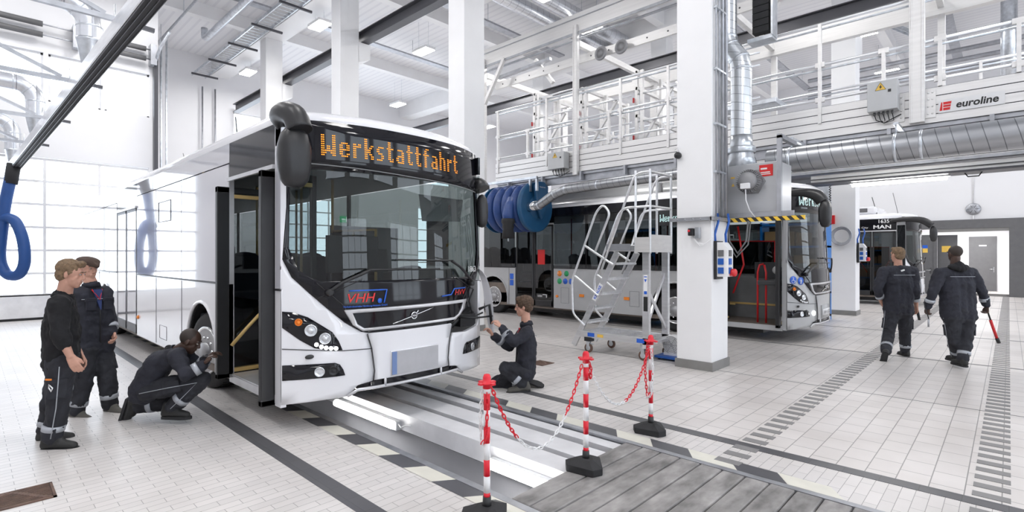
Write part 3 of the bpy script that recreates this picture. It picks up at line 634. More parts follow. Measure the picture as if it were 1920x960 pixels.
def bus_shell(t, P, L, body, side, fdoor, rdoor, wf, wr, win_pillars, roof_col='white', lamp=True, trans_left=True, steer=0.0):
    ZT = 2.95; xf = -.42
    # roof: nested outlines rising from the cant rail
    ol = [(fsurf(y, ZT), y) for y in [HW * math.sin(PI / 2 * i / 12) for i in range(-12, 13)]]
    ol = ol + [(-L, HW), (-L, 0), (-L, -HW)]
    rings = []
    for d, z in ((0, 2.955), (0.0, 3.0), (.03, 3.06), (.1, 3.11), (.25, 3.15), (.5, 3.175), (.9, 3.185), (1.274, 3.19)):
        k = 1 - d / HW; rings.append([((x - d if x > -L + .1 else x + d * .3), y * k, z) for x, y in ol])
    n = len(ol); m = MB(); fs = [(i * n + j, i * n + (j + 1) % n, (i + 1) * n + (j + 1) % n, (i + 1) * n + j) for i in range(len(rings) - 1) for j in range(n)]
    m.add([p for r_ in rings for p in r_], fs, 0, True); P(m, 'roof', roof_col)
    # sides
    for s in (-1, 1):
        sm = lambda off: (lambda a, b, d: (a, s * (HW + off - d), b))
        r = .60
        def arch(xc): return arc(xc, .50, r, 180, 0, 14)
        low = [(-L, .30), (wr - r, .30)] + arch(wr) + [(wr + r, .30)]
        segs = []
        zc = 1.36
        wheel_cut = lambda pts: pts
        # lower skirt pieces between doors
        cuts = []
        if s < 0:
            xs = [-L, rdoor[0], rdoor[1], fdoor[0], fdoor[1], xf]
            spans = [(-L, rdoor[0]), (rdoor[1], fdoor[0]), (fdoor[1], xf + .07)]
        else: spans = [(-L, xf + .07)]
        for a, b in spans:
            if b - a < .12:
                m = MB(); m.poly([[(a, .27), (b, .27), (b, 2.95), (a, 2.95)]], sm(0), thick=.04, smooth=False); P(m, 'front_pillar', 'silver' if body == 'silver' else 'white'); continue
            pts = [(a, .30)]
            for xc in sorted((wr, wf)):
                if a < xc - r and xc + r < b + .01: pts += [(xc - r, .30)] + arch(xc) + [(xc + r, .30)]
            pts += [(b, .30), (b, zc), (a, zc)]
            m = MB(); m.poly([pts], sm(0), thick=.04, smooth=False); P(m, 'side_skirt', body)
            m = MB()
            for xc in sorted((wr, wf)):
                if a < xc - r and xc + r < b + .01: m.tube([(p[0], s * (HW + .004), p[1]) for p in [(xc - r, .3)] + arch(xc) + [(xc + r, .3)]], .022, 8)
            if m.v: P(m, 'wheel_arch_trim', body)
            # window band
            ws = [a] + [x for x in win_pillars if a + .3 < x < b - .3] + [b]
            for i in range(len(ws) - 1):
                m = MB(); m.poly([[(ws[i] + .012, zc + .01), (ws[i + 1] - .012, zc + .01), (ws[i + 1] - .012, 2.72), (ws[i] + .012, 2.72)]], sm(.004), thick=(0 if side != 'pale_sheen' or s > 0 else .01), smooth=False)
                P(m, 'side_window', ('tint' if (s < 0 and side != 'pale_sheen') else 'glass') if (s > 0 or side != 'pale_sheen') else 'pale_sheen')
                if i: m = MB(); m.box(ws[i] - .035, ws[i] + .035, s * (HW - .05), s * (HW - .008), zc, 2.75); P(m, 'window_pillar', 'black')
            m = MB(); m.box(a, b, s * (HW - .03), s * (HW + .002), 2.735, 2.955); P(m, 'cant_rail', 'gloss' if (side != 'pale_sheen') else ('pale_sheen' if s < 0 else 'gloss'))
            m = MB(); m.box(a, b, s * (HW), s * (HW + .012), zc - .012, zc + .006); P(m, 'waist_trim', 'black')
        for xc in (wf, wr):
            wheel(t, xc, s * (HW - .06), s, steer=steer if xc == wf else 0.0)
            m = MB(); vs = []; aa = arch(xc)
            for (x, z) in [(xc - r, .3)] + aa + [(xc + r, .3)]: vs += [(x, s * (HW - .02), z), (x, s * (HW - .5), z)]
            m.add(vs, [(2 * i, 2 * i + 1, 2 * i + 3, 2 * i + 2) for i in range(len(vs) // 2 - 1)]); m.box(xc - r, xc + r, s * (HW - .52), s * (HW - .5), .3, 1.12); P(m, 'wheel_housing', 'black')
        if s < 0:
            for (a, b) in (rdoor, fdoor):
                m = MB(); m.box(a, b, s * (HW - .03), s * (HW + .0), 2.56, 2.955); P(m, 'door_header', 'gloss')
                m = MB(); m.box(a - .0, b, s * (HW + .0), s * (HW + .03), 2.52, 2.56); P(m, 'door_gutter', 'silvp')
            for x, nm in ((rdoor[1] + .12, 0), (wf + 1.0 - .0 if False else fdoor[0] - .28, 1)):
                m = MB(); m.ell((x, s * (HW + .01), .62 if not nm else 1.0), (.05, .02, .035), 12, 8); P(m, 'side_marker_lamp', 'amber')
    # rear, floor, underbody, interior
    m = MB(); m.box(-L, -L + .04, -HW, HW, .3, 1.5); m.box(-L, -L + .04, -HW, HW, 2.6, 2.96); P(m, 'rear_panel', body)
    m = MB(); m.box(-L + .01, -L + .03, -HW, HW, 1.5, 2.6); P(m, 'rear_window', 'gloss')
    m = MB(); m.box(-L + .05, -.45, -HW + .04, HW - .04, .26, .34); P(m, 'bus_floor', 'lino')
    m = MB(); m.box(-L + .05, wr + .7, -HW + .05, HW - .05, .34, .9); m.box(-L + .05, rdoor[0] - .1, -HW + .05, HW - .05, .3, .62); P(m, 'rear_floor_step', 'lino')
    m = MB(); m.box(-L + .05, -.55, -HW + .05, HW - .05, 2.72, 2.78); P(m, 'interior_ceiling', 'interd')
    m = MB()
    for x in (-.9, -2.0): m.box(x - 1.0, x, -.9, .9, .12, .26)
    m.box(-L + .3, -3.5, -.8, .8, .1, .26); P(m, 'underbody', 'black')
def bus_seats(t, P, xs, ys=(-.95, -.5, .5, .95), z0=.34):
    for x in xs:
        for y in ys:
            zz = z0 + (.35 if x < -8 else .12)
            m = MB(); m.box(x - .22, x + .22, y - .21, y + .21, zz + .38, zz + .46); m.obox((x - .25, y, zz + .82), (.09, .42, .8), Matrix.Rotation(-.16, 3, 'Y')); m.ell((x - .32, y, zz + 1.2), (.05, .2, .08))
            m.box(x - .05, x + .05, y - .18, y + .18, z0, zz + .38); P(m, 'passenger_seat', 'seat', bevel=.03)
def bus_cab(t, P, rail, dark=False):
    m = MB(); m.box(-1.0, -.42, -.1, 1.12, .95, 1.30); m.poly([[(-1.05, 1.28), (-.45, 1.28), (-.62, 1.52), (-.95, 1.48)]], lambda a, b, d: (a, .2 + d, b), thick=.9, smooth=False); m.box(-.95, -.5, -1.1, -.1, 1.1, 1.2); P(m, 'dashboard', 'interd', bevel=.02)
    m = MB(); c = Vector((-1.12, .62, 1.47)); ax = Vector((-.35, 0, 1)).normalized()
    ring = [c + (Matrix.Rotation(2 * PI * i / 28, 3, ax) @ Vector((1, 0, .35)).normalized()) * .225 for i in range(28)]
    m.tube(ring, .016, 8, closed=True); m.tube([c, c + Vector((.1, 0, -.3))], .03, 8)
    for k in (0, 9, 19): m.beam(c, ring[k], .03, .015)
    P(m, 'steering_wheel', 'black')
    m = MB(); m.box(-1.85, -1.35, .38, .86, .8, .95); m.obox((-1.88, .62, 1.35), (.14, .48, .85), Matrix.Rotation(-.12, 3, 'Y')); m.ell((-1.95, .62, 1.88), (.07, .15, .13)); m.box(-1.7, -1.5, .5, .74, .34, .8); P(m, 'driver_seat', 'black', bevel=.05)
    m = MB(); m.box(-2.1, -.95, .12, .16, .34, 1.28); m.box(-2.14, -2.1, .12, 1.2, .34, 2.1); P(m, 'cab_partition', 'inter')
    m = MB(); m.box(-2.1, -1.0, .13, .15, 1.28, 2.0); P(m, 'cab_glass', 'tint')
    for (pts) in ([(-2.2, -.25, .34), (-2.2, -.25, 2.72)], [(-3.6, -.3, .34), (-3.6, -.3, 2.72)], [(-3.6, .3, .34), (-3.6, .3, 2.72)], [(-6.2, -.3, .34), (-6.2, -.3, 2.72)], [(-2.1, .14, 2.0), (-2.1, .14, 2.72)], [(-1.0, .14, 1.28), (-1.0, .14, 2.0), (-2.1, .14, 2.02)]):
        m = MB(); m.tube(pts, .018, 8); P(m, 'grab_pole', rail)
def bus_wipers(t, P):
    for pts, bl in ((((-.91, 1.328), (-.79, 1.42), (-.53, 1.535)), ((-.55, 1.54), (.33, 1.535))), (((.92, 1.353), (.64, 1.555), (.50, 1.62)), ((-.24, 1.64), (.56, 1.625)))):
        m = MB(); ftube(m, pts, .016, .06, 8); m.lathe([(.035, 0), (.035, .07), (.02, .08)], fpt(pts[0][0], pts[0][1], 0), (1, 0, 0), 14); w_ = P(m, 'wiper_arm', 'black')
        m = MB(); ftube(m, bl, .010, .035, 6); P(m, 'wiper_blade', 'black', w_)
def door_leaf(t, P, x, y0, y1, z0, z1, yellow=True):
    w_ = .035
    m = MB(); m.box(x - w_, x + w_, y0, y0 + .14, z0, z1); m.box(x - w_, x + w_, y1 - .05, y1, z0, z1); m.box(x - w_, x + w_, y0, y1, z0, z0 + .06); m.box(x - w_, x + w_, y0, y1, z1 - .07, z1); d = P(m, 'door_leaf', 'black', bevel=.008)
    m = MB(); m.add([(x, y0 + .1, z0 + .05), (x, y1 - .04, z0 + .05), (x, y1 - .04, z1 - .06), (x, y0 + .1, z1 - .06)], [(0, 1, 2, 3)]); P(m, 'door_pane', 'door_glass', d)
    for q in (z0 + .06, z1 - .12): m = MB(); m.box(x - .03, x + .038, y0 + .14, y1 - .05, q, q + .04); P(m, 'door_inner_rim', 'yel', d)
    return d
def closed_door(t, P, a, b, z0=.32, z1=2.54, mt='tint'):
    c = (a + b) / 2
    for (u, v) in ((a + .03, c - .01), (c + .01, b - .03)):
        m = MB(); y = -HW
        m.box(u, u + .05, y - .005, y + .04, z0, z1); m.box(v - .05, v, y - .005, y + .04, z0, z1); m.box(u, v, y - .005, y + .04, z1 - .07, z1); m.box(u, v, y - .005, y + .04, z0, z0 + .16); d = P(m, 'door_leaf', 'black' if mt == 'tint' else 'dgrey', bevel=.006)
        m = MB(); m.add([(u + .04, y, z0 + .15), (v - .04, y, z0 + .15), (v - .04, y, z1 - .06), (u + .04, y, z1 - .06)], [(0, 1, 2, 3)]); P(m, 'door_pane', mt, d)
        m = MB(); m.tube([(v - .12, y + .06, .9), (v - .12, y + .06, 1.7)], .014, 8); P(m, 'door_handle', 'chrome', d)
def mirror(P, arm, head, scale=(1, 1, 1)):
    m = MB(); k = len(arm); sm = []
    for i in range(k - 1):
        a, b = Vector(arm[i]), Vector(arm[i + 1]); p = Vector(arm[max(0, i - 1)]); q = Vector(arm[min(k - 1, i + 2)])
        for j in range(4):
            t_ = j / 4; sm.append(.5 * ((2 * a) + (b - p) * t_ + (2 * p - 5 * a + 4 * b - q) * t_ ** 2 + (3 * a - p - 3 * b + q) * t_ ** 3))
    sm.append(Vector(arm[-1])); n = len(sm)
    m.tube(sm, [.06 + .05 * min(1, i / n * 1.5) for i in range(n)], 14); a_ = P(m, 'mirror_arm', 'black')
    c, r = Vector(head[0]), head[1]
    m = MB(); prof = [(0, 1.0), (.45, .93), (.78, .72), (.97, .35), (1.0, 0), (.96, -.4), (.82, -.75), (.55, -.94), (0, -1)]
    vs = []; N_ = 20
    for q, h in prof:
        for j in range(N_):
            an = 2 * PI * j / N_; ca, sa = math.cos(an), math.sin(an)
            vs.append(c + Vector((r[0] * q * math.copysign(abs(ca) ** .75, ca), r[1] * q * math.copysign(abs(sa) ** .75, sa), r[2] * h)))
    fs = [(i * N_ + j, i * N_ + (j + 1) % N_, (i + 1) * N_ + (j + 1) % N_, (i + 1) * N_ + j) for i in range(len(prof) - 1) for j in range(N_)]
    m.add(vs, fs, 0, True); hd = P(m, 'mirror_head', 'black', a_, recalc=True)
    m = MB(); m.add([(c.x - r[0] * .97, c.y - r[1] * .6, c.z - r[2] * .7), (c.x - r[0] * .97, c.y + r[1] * .6, c.z - r[2] * .7), (c.x - r[0] * .97, c.y + r[1] * .6, c.z + r[2] * .6), (c.x - r[0] * .97, c.y - r[1] * .6, c.z + r[2] * .6)], [(0, 1, 2, 3)]); P(m, 'mirror_glass', 'chrome', a_)
def led_text(P, word, y0, pitch, z1, pz, mt, mapf, par=None, gap=2):
    m = MB(); x = 0
    for ch in word:
        rows = GLY[ch].split(',')
        for r_, row in enumerate(rows):
            for c_, q in enumerate(row):
                if q == '#':
                    a, b = y0 + (x + c_) * pitch, z1 - r_ * pz; h = abs(pitch) * .33
                    m.add([mapf(a - h, b - h), mapf(a + h, b - h), mapf(a + h, b + h), mapf(a - h, b + h)], [(0, 1, 2, 3)])
        x += len(rows[0]) + gap
    return P(m, 'led_lettering', mt, par)

# ---- nearest bus
bus1, P = make_bus('city_bus', 'white city bus with glossy sides and amber destination display standing over the pit', (-4.62, 3.32, 0), flap=True)
bus_front_lights(bus1, P, True)
bus_shell(bus1, P, 12.6, 'white', 'pale_sheen', (-1.76, -.48), (-8.18, -6.42), -2.78, -9.4, [-12, -11.2, -10.0, -9.0, -5.07, -3.66], steer=math.radians(8))
m = MB(); m.box(-.36, -.30, -.98, .98, 2.6, 2.9); dp = P(m, 'display_panel', 'black')
led_text(P, 'Werkstattfahrt', -.93, .0160, 2.865, .0215, 'led', lambda a, b: tuple(fpt(a, b, .0085)), dp, gap=2)
m = MB(); ftube(m, [(-1.19, 2.58), (0, 2.535), (1.19, 2.50)], .006, .008, 6); P(m, 'display_seam', 'green' if False else 'inter')
m = MB(); add_text(m, '1863', .10, lambda a, b, d: tuple(fpt(a, b, .012)), 1.0, 1.52, width=.2); P(m, 'fleet_number', 'wtext')
# operator marks on the black panel
m = MB(); add_text(m, 'VHH', .125, lambda a, b, d: tuple(fpt(a, b, .012)), -.60, 1.262, width=.27, shear=.25, bold=.001); P(m, 'operator_lettering', 'rtext')
m = MB(); ftube(m, [(-.72, 1.335), (-.34, 1.335), (-.375, 1.20)], .008, .01, 6); m.lathe([(.026, 0), (.026, .004), (.001, .004)], fpt(-.42, 1.225, .008), (1, 0, 0), 16)
add_text(m, 'Verkehrsbetriebe Hamburg-Holstein GmbH', .026, lambda a, b, d: tuple(fpt(a, b, .012)), -.56, 1.178, width=.44, bold=.0004); P(m, 'operator_line_mark', 'btext')
m = MB(); ftube(m, [(.38, 1.225), (.53, 1.235), (.59, 1.30), (.80, 1.30)], .008, .01, 6); P(m, 'network_line_mark', 'btext')
m = MB(); add_text(m, 'HVV', .085, lambda a, b, d: tuple(fpt(a, b, .012)), .70, 1.255, width=.21, shear=.25, bold=.0005); P(m, 'network_lettering', 'rtext')
m = MB(); m.box(.021, .028, -.30, .30, .455, .69); m.v = [(fsurf(y, .6) + .026 + (x - .021), y, z) for x, y, z in m.v]; pl = P(m, 'number_plate', 'plate')
m = MB(); m.box(.03, .033, -.30, -.245, .455, .69); m.v = [(fsurf(y, .6) + .026 + (x - .021), y, z) for x, y, z in m.v]; P(m, 'plate_strip', 'pstrip', pl)
bus_cab(bus1, P, 'yel'); bus_wipers(bus1, P); bus_seats(bus1, P, (-3.2, -4.1, -4.9, -5.7, -8.7, -9.5, -10.4, -11.4))
m = MB(); m.box(-.62, -.56, -.7, -.1, 1.5, 1.9); P(m, 'ticket_machine', 'black')
m = MB(); m.poly([[(.45, 2.1), (1.05, 2.12), (1.1, 2.4), (.4, 2.42)]], lambda a, b, d: (-.48, a, b)); P(m, 'sun_visor', 'inter')
# front entrance
door_leaf(bus1, P, -1.80, -1.40, -.72, .30, 2.46)
door_leaf(bus1, P, -.54, -1.40, -.85, .24, 2.50)
for o_ in (0,):
    m = MB(); m.tube([(-1.71, -1.27, .67), (-1.71, -1.1, .86), (-1.71, -.82, 1.15)], .02, 8); P(m, 'entrance_handrail', 'yel')
    m = MB(); m.box(-1.76, -.48, -HW, -HW + .04, .26, .34); m.box(-1.74, -.5, -HW + .02, -.9, .335, .35); P(m, 'entrance_sill', 'silvp')
    m = MB(); m.box(-1.70, -.9, -.92, -.86, .34, .40); P(m, 'brush_strip', 'rust')
    m = MB(); m.box(-1.72, -.7, -.88, -.5, .345, .52); P(m, 'entrance_step', 'inter', bevel=.02)
m = MB(); m.box(-1.83, -1.76, -HW, -HW + .05, .3, 2.56); P(m, 'door_post', 'silvp'); m = MB(); m.box(-.49, -.36, -HW - .002, -HW + .05, .24, 2.95); P(m, 'door_post', 'white')
closed_door(bus1, P, -8.18, -6.42, mt='pale_sheen')
m = MB()
for x in (-3.66, -5.07, -9.0, -10.2): m.box(x - .006, x + .006, -HW - .004, -HW, .32, 1.34)
for (x0, x1, z0, z1) in ((-4.85, -4.45, .42, .62), (-11.3, -10.6, .5, .9)):
    m.tube([(x0, -HW - .001, z0), (x1, -HW - .001, z0), (x1, -HW - .001, z1), (x0, -HW - .001, z1)], .004, 4, closed=True)
m.tube([(-4.9, -HW - .006, 2.2), (-4.2, -HW - .006, 2.2), (-4.2, -HW - .006, 2.5), (-4.9, -HW - .006, 2.5)], .006, 6, closed=True); P(m, 'side_panel_gap', 'dgrey')
m = MB(); m.box(-2.0, -1.93, -HW - .004, -HW, 1.12, 1.28); P(m, 'door_sticker', 'green')
mirror(P, [(-.45, -1.22, 2.93), (-.31, -1.32, 2.98), (-.14, -1.33, 2.985), (-.02, -1.29, 2.93), (.04, -1.27, 2.80)], [(-.01, -1.30, 2.57), (.11, .145, .28)])
mirror(P, [(-.49, 1.26, 2.62), (-.42, 1.32, 2.62), (-.38, 1.33, 2.55)], [(-.38, 1.34, 2.27), (.07, .08, .22)])
m = MB(); m.tube([(-2.6, -.9, 3.1), (-2.7, -.9, 3.5)], .008, 6); m.tube([(-4.9, -.9, 3.1), (-5.1, -.9, 3.35)], .005, 6); P(m, 'roof_antenna', 'black')
# ---- silver bus in the second bay
bus2, P = make_bus('city_bus', 'silver grey city bus with dark windows and open front door behind the work ladder', (-2.70, 12.03, 0), side='dark', body='silver', front='silver', fdoor=(-1.62, -.44), rdoor=(-7.45, -6.05))
bus_front_lights(bus2, P, False, on=False)
bus_shell(bus2, P, 11.6, 'silver', 'dark', (-1.62, -.44), (-7.45, -6.05), -2.62, -8.35, [-10.5, -9.2, -5.0, -4.4, -3.0])
m = MB(); m.box(-.36, -.30, -.98, .98, 2.6, 2.9); dp = P(m, 'display_panel', 'black')
led_text(P, 'Werkstattfahrt', -.93, .0160, 2.865, .0215, 'ledc', lambda a, b: tuple(fpt(a, b, .0085)), dp, gap=2)
m = MB(); m.box(-3.0, -2.2, -HW - .008, -HW - .004, 2.36, 2.68); sp = P(m, 'side_display', 'black')
led_text(P, 'Werkstatt', -2.97, .0125, 2.60, .0165, 'ledc', lambda a, b: (a, -HW - .010, b), sp, gap=1)
bus_cab(bus2, P, 'redm'); bus_wipers(bus2, P); bus_seats(bus2, P, (-3.4, -4.4, -5.3, -7.9, -8.8, -9.8))
door_leaf(bus2, P, -1.66, -1.38, -.75, .30, 2.46); door_leaf(bus2, P, -.50, -1.36, -.85, .30, 2.46)
closed_door(bus2, P, -7.45, -6.05)
m = MB(); m.box(-1.62, -.44, -HW, -HW + .04, .24, .34); P(m, 'entrance_sill', 'silver')
m = MB(); m.box(-.42, -.36, -HW - .002, -HW + .05, .26, 2.95); P(m, 'door_post', 'silver')
for x in (-.98, -.82):
    m = MB(); m.tube([(x, -.98, .34), (x, -.98, 1.35), (x + .03, -.96, 1.5), (x + .10, -.93, 1.52)] if x < -.9 else [(x, -.98, .34), (x, -.98, 1.35), (x - .04, -.96, 1.5)], .02, 8); P(m, 'entrance_handrail', 'redm')
m = MB(); m.tube([(-1.5, -.9, .9), (-1.3, -.85, 1.5), (-1.42, -.85, 2.3)], .02, 8); P(m, 'entrance_handrail', 'redm')
m = MB(); m.box(-2.4, -.6, -.2, -.15, .34, 1.25); P(m, 'cab_partition', 'inter')
m = MB(); m.box(-2.4, -.6, -.22, -.20, .62, .66); m.box(-2.4, -1.62, -.5, -.45, .62, .66); P(m, 'step_edge', 'yel')
m = MB(); m.lathe([(.09, 0), (.09, .006), (.001, .006)], (-.85, -.205, 1.38), (0, -1, 0), 24); P(m, 'partition_badge', 'wtext')
m = MB(); m.box(-1.3, -.6, -.21, -.20, 1.2, 1.55); P(m, 'cab_lower_glass', 'interd')
m = MB()
for (y, z) in ((-1.16, 1.16), (-1.0, 1.14)): m.lathe([(.075, 0), (.075, .004), (.001, .004)], fpt(y, z + .06, .004), fnorm(y, z), 24)
bs = P(m, 'access_sign', 'btext')
m = MB()
for (y, z, k) in ((-1.16, 1.22, 0), (-1.0, 1.20, 1)):
    c = lambda dy, dz: fpt(y + dy, z + dz, .011)
    m.ell(c(0, .045), (.005, .011, .011), 10, 6)
    if k: m.tube([c(0, .03), c(0, -.01)], .010, 6); m.tube([c(0, -.01), c(-.014, -.055)], .006, 6); m.tube([c(0, -.01), c(.014, -.055)], .006, 6); m.tube([c(-.025, -.005), c(0, .022), c(.025, -.005)], .005, 6)
    else: m.tube([c(0, .03), c(0, -.01), c(.03, -.01), (c(.04, -.045))], .006, 6); m.tube([c(.03 * math.cos(a) - .004, .03 * math.sin(a) - .025) for a in [PI * .6 + i * .35 for i in range(13)]], .004, 6)
P(m, 'access_pictogram', 'wtext', bs)
m = MB(); m.box(-.30, .30, .001, .002, 0, .1)
m = MB(); m.poly([[(-.27, .50), (.27, .50), (.27, .62), (-.27, .62)]], fmap(.03), thick=.008, step=.2); pl = P(m, 'number_plate', 'wplast')
m = MB(); add_text(m, 'HH·V 1521', .10, lambda a, b, d: tuple(fpt(a, b, .033)), .02, .56, width=.44); P(m, 'plate_lettering', 'ktext', pl)
m = MB(); m.lathe([(.045, 0), (.045, .01), (.001, .012)], fpt(-.62, .565, .006), fnorm(-.62, .565), 18); P(m, 'lit_fog_lamp', 'ledw')
for (x, z, mt) in ((-5.85, 1.22, 'amber'), (-5.62, 1.22, 'greenp'), (-5.85, 1.02, 'greenp'), (-5.66, 1.02, 'btext'), (-5.47, 1.02, 'btext')):
    m = MB(); m.lathe([(.075, 0), (.075, .004), (.001, .004)], (x, -HW - .001, z), (0, -1, 0), 20); P(m, 'round_sticker', mt)
for z in (1.10, .92):
    m = MB(); m.box(-7.66, -7.52, -HW - .005, -HW, z - .08, z + .08); P(m, 'access_sticker', 'btext')
m = MB()
for (x0, x1, z0, z1) in ((-5.8, -5.55, .45, .85), (-3.75, -3.5, .5, .85), (-7.70, -7.695, .3, 1.34)): m.tube([(x0, -HW - .001, z0), (x1, -HW - .001, z0), (x1, -HW - .001, z1), (x0, -HW - .001, z1)], .004, 4, closed=True)
P(m, 'flap_outline', 'dgrey')
for x in (-5.2, -3.9):
    m = MB(); m.box(x, x + .14, -HW - .02, -HW, .64, .71); P(m, 'side_marker_lamp', 'amber')
m = MB(); m.box(-6.6, -6.35, -HW - .01, -HW - .004, 1.45, 1.85); P(m, 'door_notice', 'rtext')
m = MB(); m.box(-6.65, -6.25, -HW - .01, -HW - .005, .52, .66); q = P(m, 'operator_panel', 'black')
m = MB(); add_text(m, 'VHH', .09, lambda a, b, d: (a, -HW - .012, b), -6.52, .595, width=.16, shear=.2); m.box(-6.42, -6.28, -HW - .012, -HW - .011, .63, .645); m.box(-6.30, -6.28, -HW - .012, -HW - .011, .56, .645); P(m, 'operator_lettering', 'wtext', q)
m = MB(); add_text(m, '1', .12, lambda a, b, d: (a, -HW - .014, b), -.52, 2.63); P(m, 'fleet_number', 'wtext')
mirror(P, [(-.34, -1.2, 2.88), (-.05, -1.24, 2.86), (.13, -1.2, 2.80), (.22, -1.18, 2.68)], [(.27, -1.19, 2.46), (.10, .13, .26)])
m = MB(); m.poly([[(-3.2, 3.18), (-.6, 3.18), (-.9, 3.30), (-3.2, 3.42)]], lambda a, b, d: (a, -.8 + d, b), thick=1.6, smooth=False); m.box(-8.8, -3.2, -.95, .95, 3.15, 3.44); P(m, 'roof_unit', 'silver', bevel=.05)

# ---- black-doored bus in the far bay
bus3, P = make_bus('city_bus', 'dark grey and white city bus numbered 1635 behind the two walking workers', (-2.14, 22.9, 0), L=11.5, side='dark', body='inter', front='white', fdoor=(-2.0, -.62), rdoor=(-7.4, -6.0), detail=False)
bus_front_lights(bus3, P, False, on=False)
bus_shell(bus3, P, 11.5, 'dgrey', 'dark', (-1.98, -.60), (-7.4, -6.0), -2.9, -8.6, [-10, -4.4])
bus_cab(bus3, P, 'redm'); bus_wipers(bus3, P)
closed_door(bus3, P, -1.98, -.60); closed_door(bus3, P, -7.4, -6.0)
m = MB(); m.box(-.60, -.36, -HW - .004, -HW + .05, .26, 2.95); P(m, 'front_pillar', 'silver')
for k in (0, 1):
    m = MB(); x = -1.95 + k * .85; m.tube([(x + (.0 if not k else .55), -1.2, 1.45), (x + .15 + .1 * k, -1.15, 1.5), (x + .3 - .05 * k, -1.12, 1.45), (x + .5 - .45 * k, -1.1, 1.1)], .025, 8); P(m, 'entrance_handrail', 'redm')
m = MB(); add_text(m, 'MAN', .17, lambda a, b, d: (a, -HW - .008, b), -1.0, 2.68, width=.5, bold=.004); add_text(m, "Lion's City", .08, lambda a, b, d: (a, -HW - .008, b), -1.65, 2.66, width=.5); P(m, 'maker_lettering', 'wtext')
m = MB(); add_text(m, '1635', .17, lambda a, b, d: (a, -HW - .008, b), -.95, 2.87, width=.3, bold=.002); P(m, 'fleet_number', 'wtext')
m = MB(); m.box(-5.6, -1.2, -1.0, 1.0, 3.15, 3.42); ru = P(m, 'roof_unit', 'white', bevel=.08)
for x in (-2.05, -1.72):
    m = MB(); m.box(x, x + .25, -1.012, -1.0, 3.22, 3.36); P(m, 'roof_vent', 'grey', ru)
mirror(P, [(-.75, -1.38, 2.86), (-.3, -1.45, 2.90), (.1, -1.42, 2.84), (.34, -1.38, 2.66)], [(.38, -1.36, 2.40), (.10, .12, .26)])
m = MB(); m.tube([(-1.2, -.9, 3.15), (-1.35, -.9, 3.75)], .012, 6); P(m, 'roof_antenna', 'black'); m = MB(); m.tube([(-.6, -.9, 3.1), (-.75, -.9, 3.85)], .008, 6); P(m, 'roof_antenna', 'black')

# ---------------------------------------------------------------- roof work platform over the second bay (axis along x)
PYN, PYFAR = 10.15, 13.75
def rails(x0, x1, y, zt, px, z0, label_part, t, r=.024, low=3.95, long_posts=()):
    for i, z in enumerate((zt, zt - .7)):
        m = MB(); m.tube([(x0, y, z), (x1, y, z)], r * 1.15, 8); m.build('rail', 'alu', t)
        m = MB(); m.tube([(x0, y + .04, z - .07), (x1, y + .04, z - .07)], r * .8, 8); m.build('rail', 'galv', t)
    m = MB(); m.tube([(x0, y, z0 + .12), (x1, y, z0 + .12)], r, 8); m.build('rail', 'alu', t)
    for x in px:
        m = MB(); m.box(x - .025, x + .025, y - .045, y + .01, (low if x in long_posts else z0), zt if x in long_posts else zt - .7)
        for z in (z0 + .12, zt - .7): m.box(x - .07, x + .07, y - .03, y + .03, z - .04, z + .04)
        m.build('post', 'alup', t)
def platform_side(y, x0, x1, s, label):
    t = thing('platform_gangway', label, 'platform', ((x0 + x1) / 2, y, 3.62), group=None)
    zb, zt = (3.70, 4.24) if s < 0 else (3.55, 4.1)
    for i in range(4):
        z = zb + (zt - zb) * i / 4; m = MB(); m.box(x0, x1, y - .03, y + .03, z + .007, z + (zt - zb) / 4 - .007); m.build('side_board', 'alup', t)
    m = MB(); m.box(x0, x1, y - .02, y + .02, zb, zt); m.build('board_core', 'dgrey', t)
    m = MB(); m.box(x0, x1, min(y, y - s * .85), max(y, y - s * .85), zb - .06, zb + .0); m.build('deck', 'galvd', t)
    m = MB(); m.ibeam((x0, y - s * .06, zb - .14), (x1, y - s * .06, zb - .14), .10, .18, .012)
    x = x0 + .5
    while x < x1: m.box(x, x + .05, y - .09 if s < 0 else y - .02, y + .02 if s < 0 else y + .09, zb - .2, zb); x += 1.2
    m.build('under_beam', 'galvd', t)
    return t, zb, zt
t, zb, zt = platform_side(PYN, -10.3, 1.6, -1, 'long aluminium gangway of the roof platform carrying the sign board, nearest side')
rails(-10.3, 1.6, PYN - .02, 5.66, (-10.2, -9.1, -8.45, -6.6, -6.3, -5.15, -3.6, -2.35, -1.45, -.95 + .2, .1, .8), zt, 'rail', t, long_posts=(-10.2, -8.45, -6.3, -5.15, -2.35, -1.45 + 5))
t2, zb2, zt2 = platform_side(PYFAR, -10.3, 1.6, 1, 'long aluminium gangway of the roof platform on the side away from the camera')
rails(-10.3, 1.6, PYFAR, 5.5, (-10.2, -8.8, -7.4, -6.0, -4.6, -3.2, -1.8, -.4, .9), zt2, 'rail', t2, long_posts=(-8.8, -6.0, -3.2, -.4))
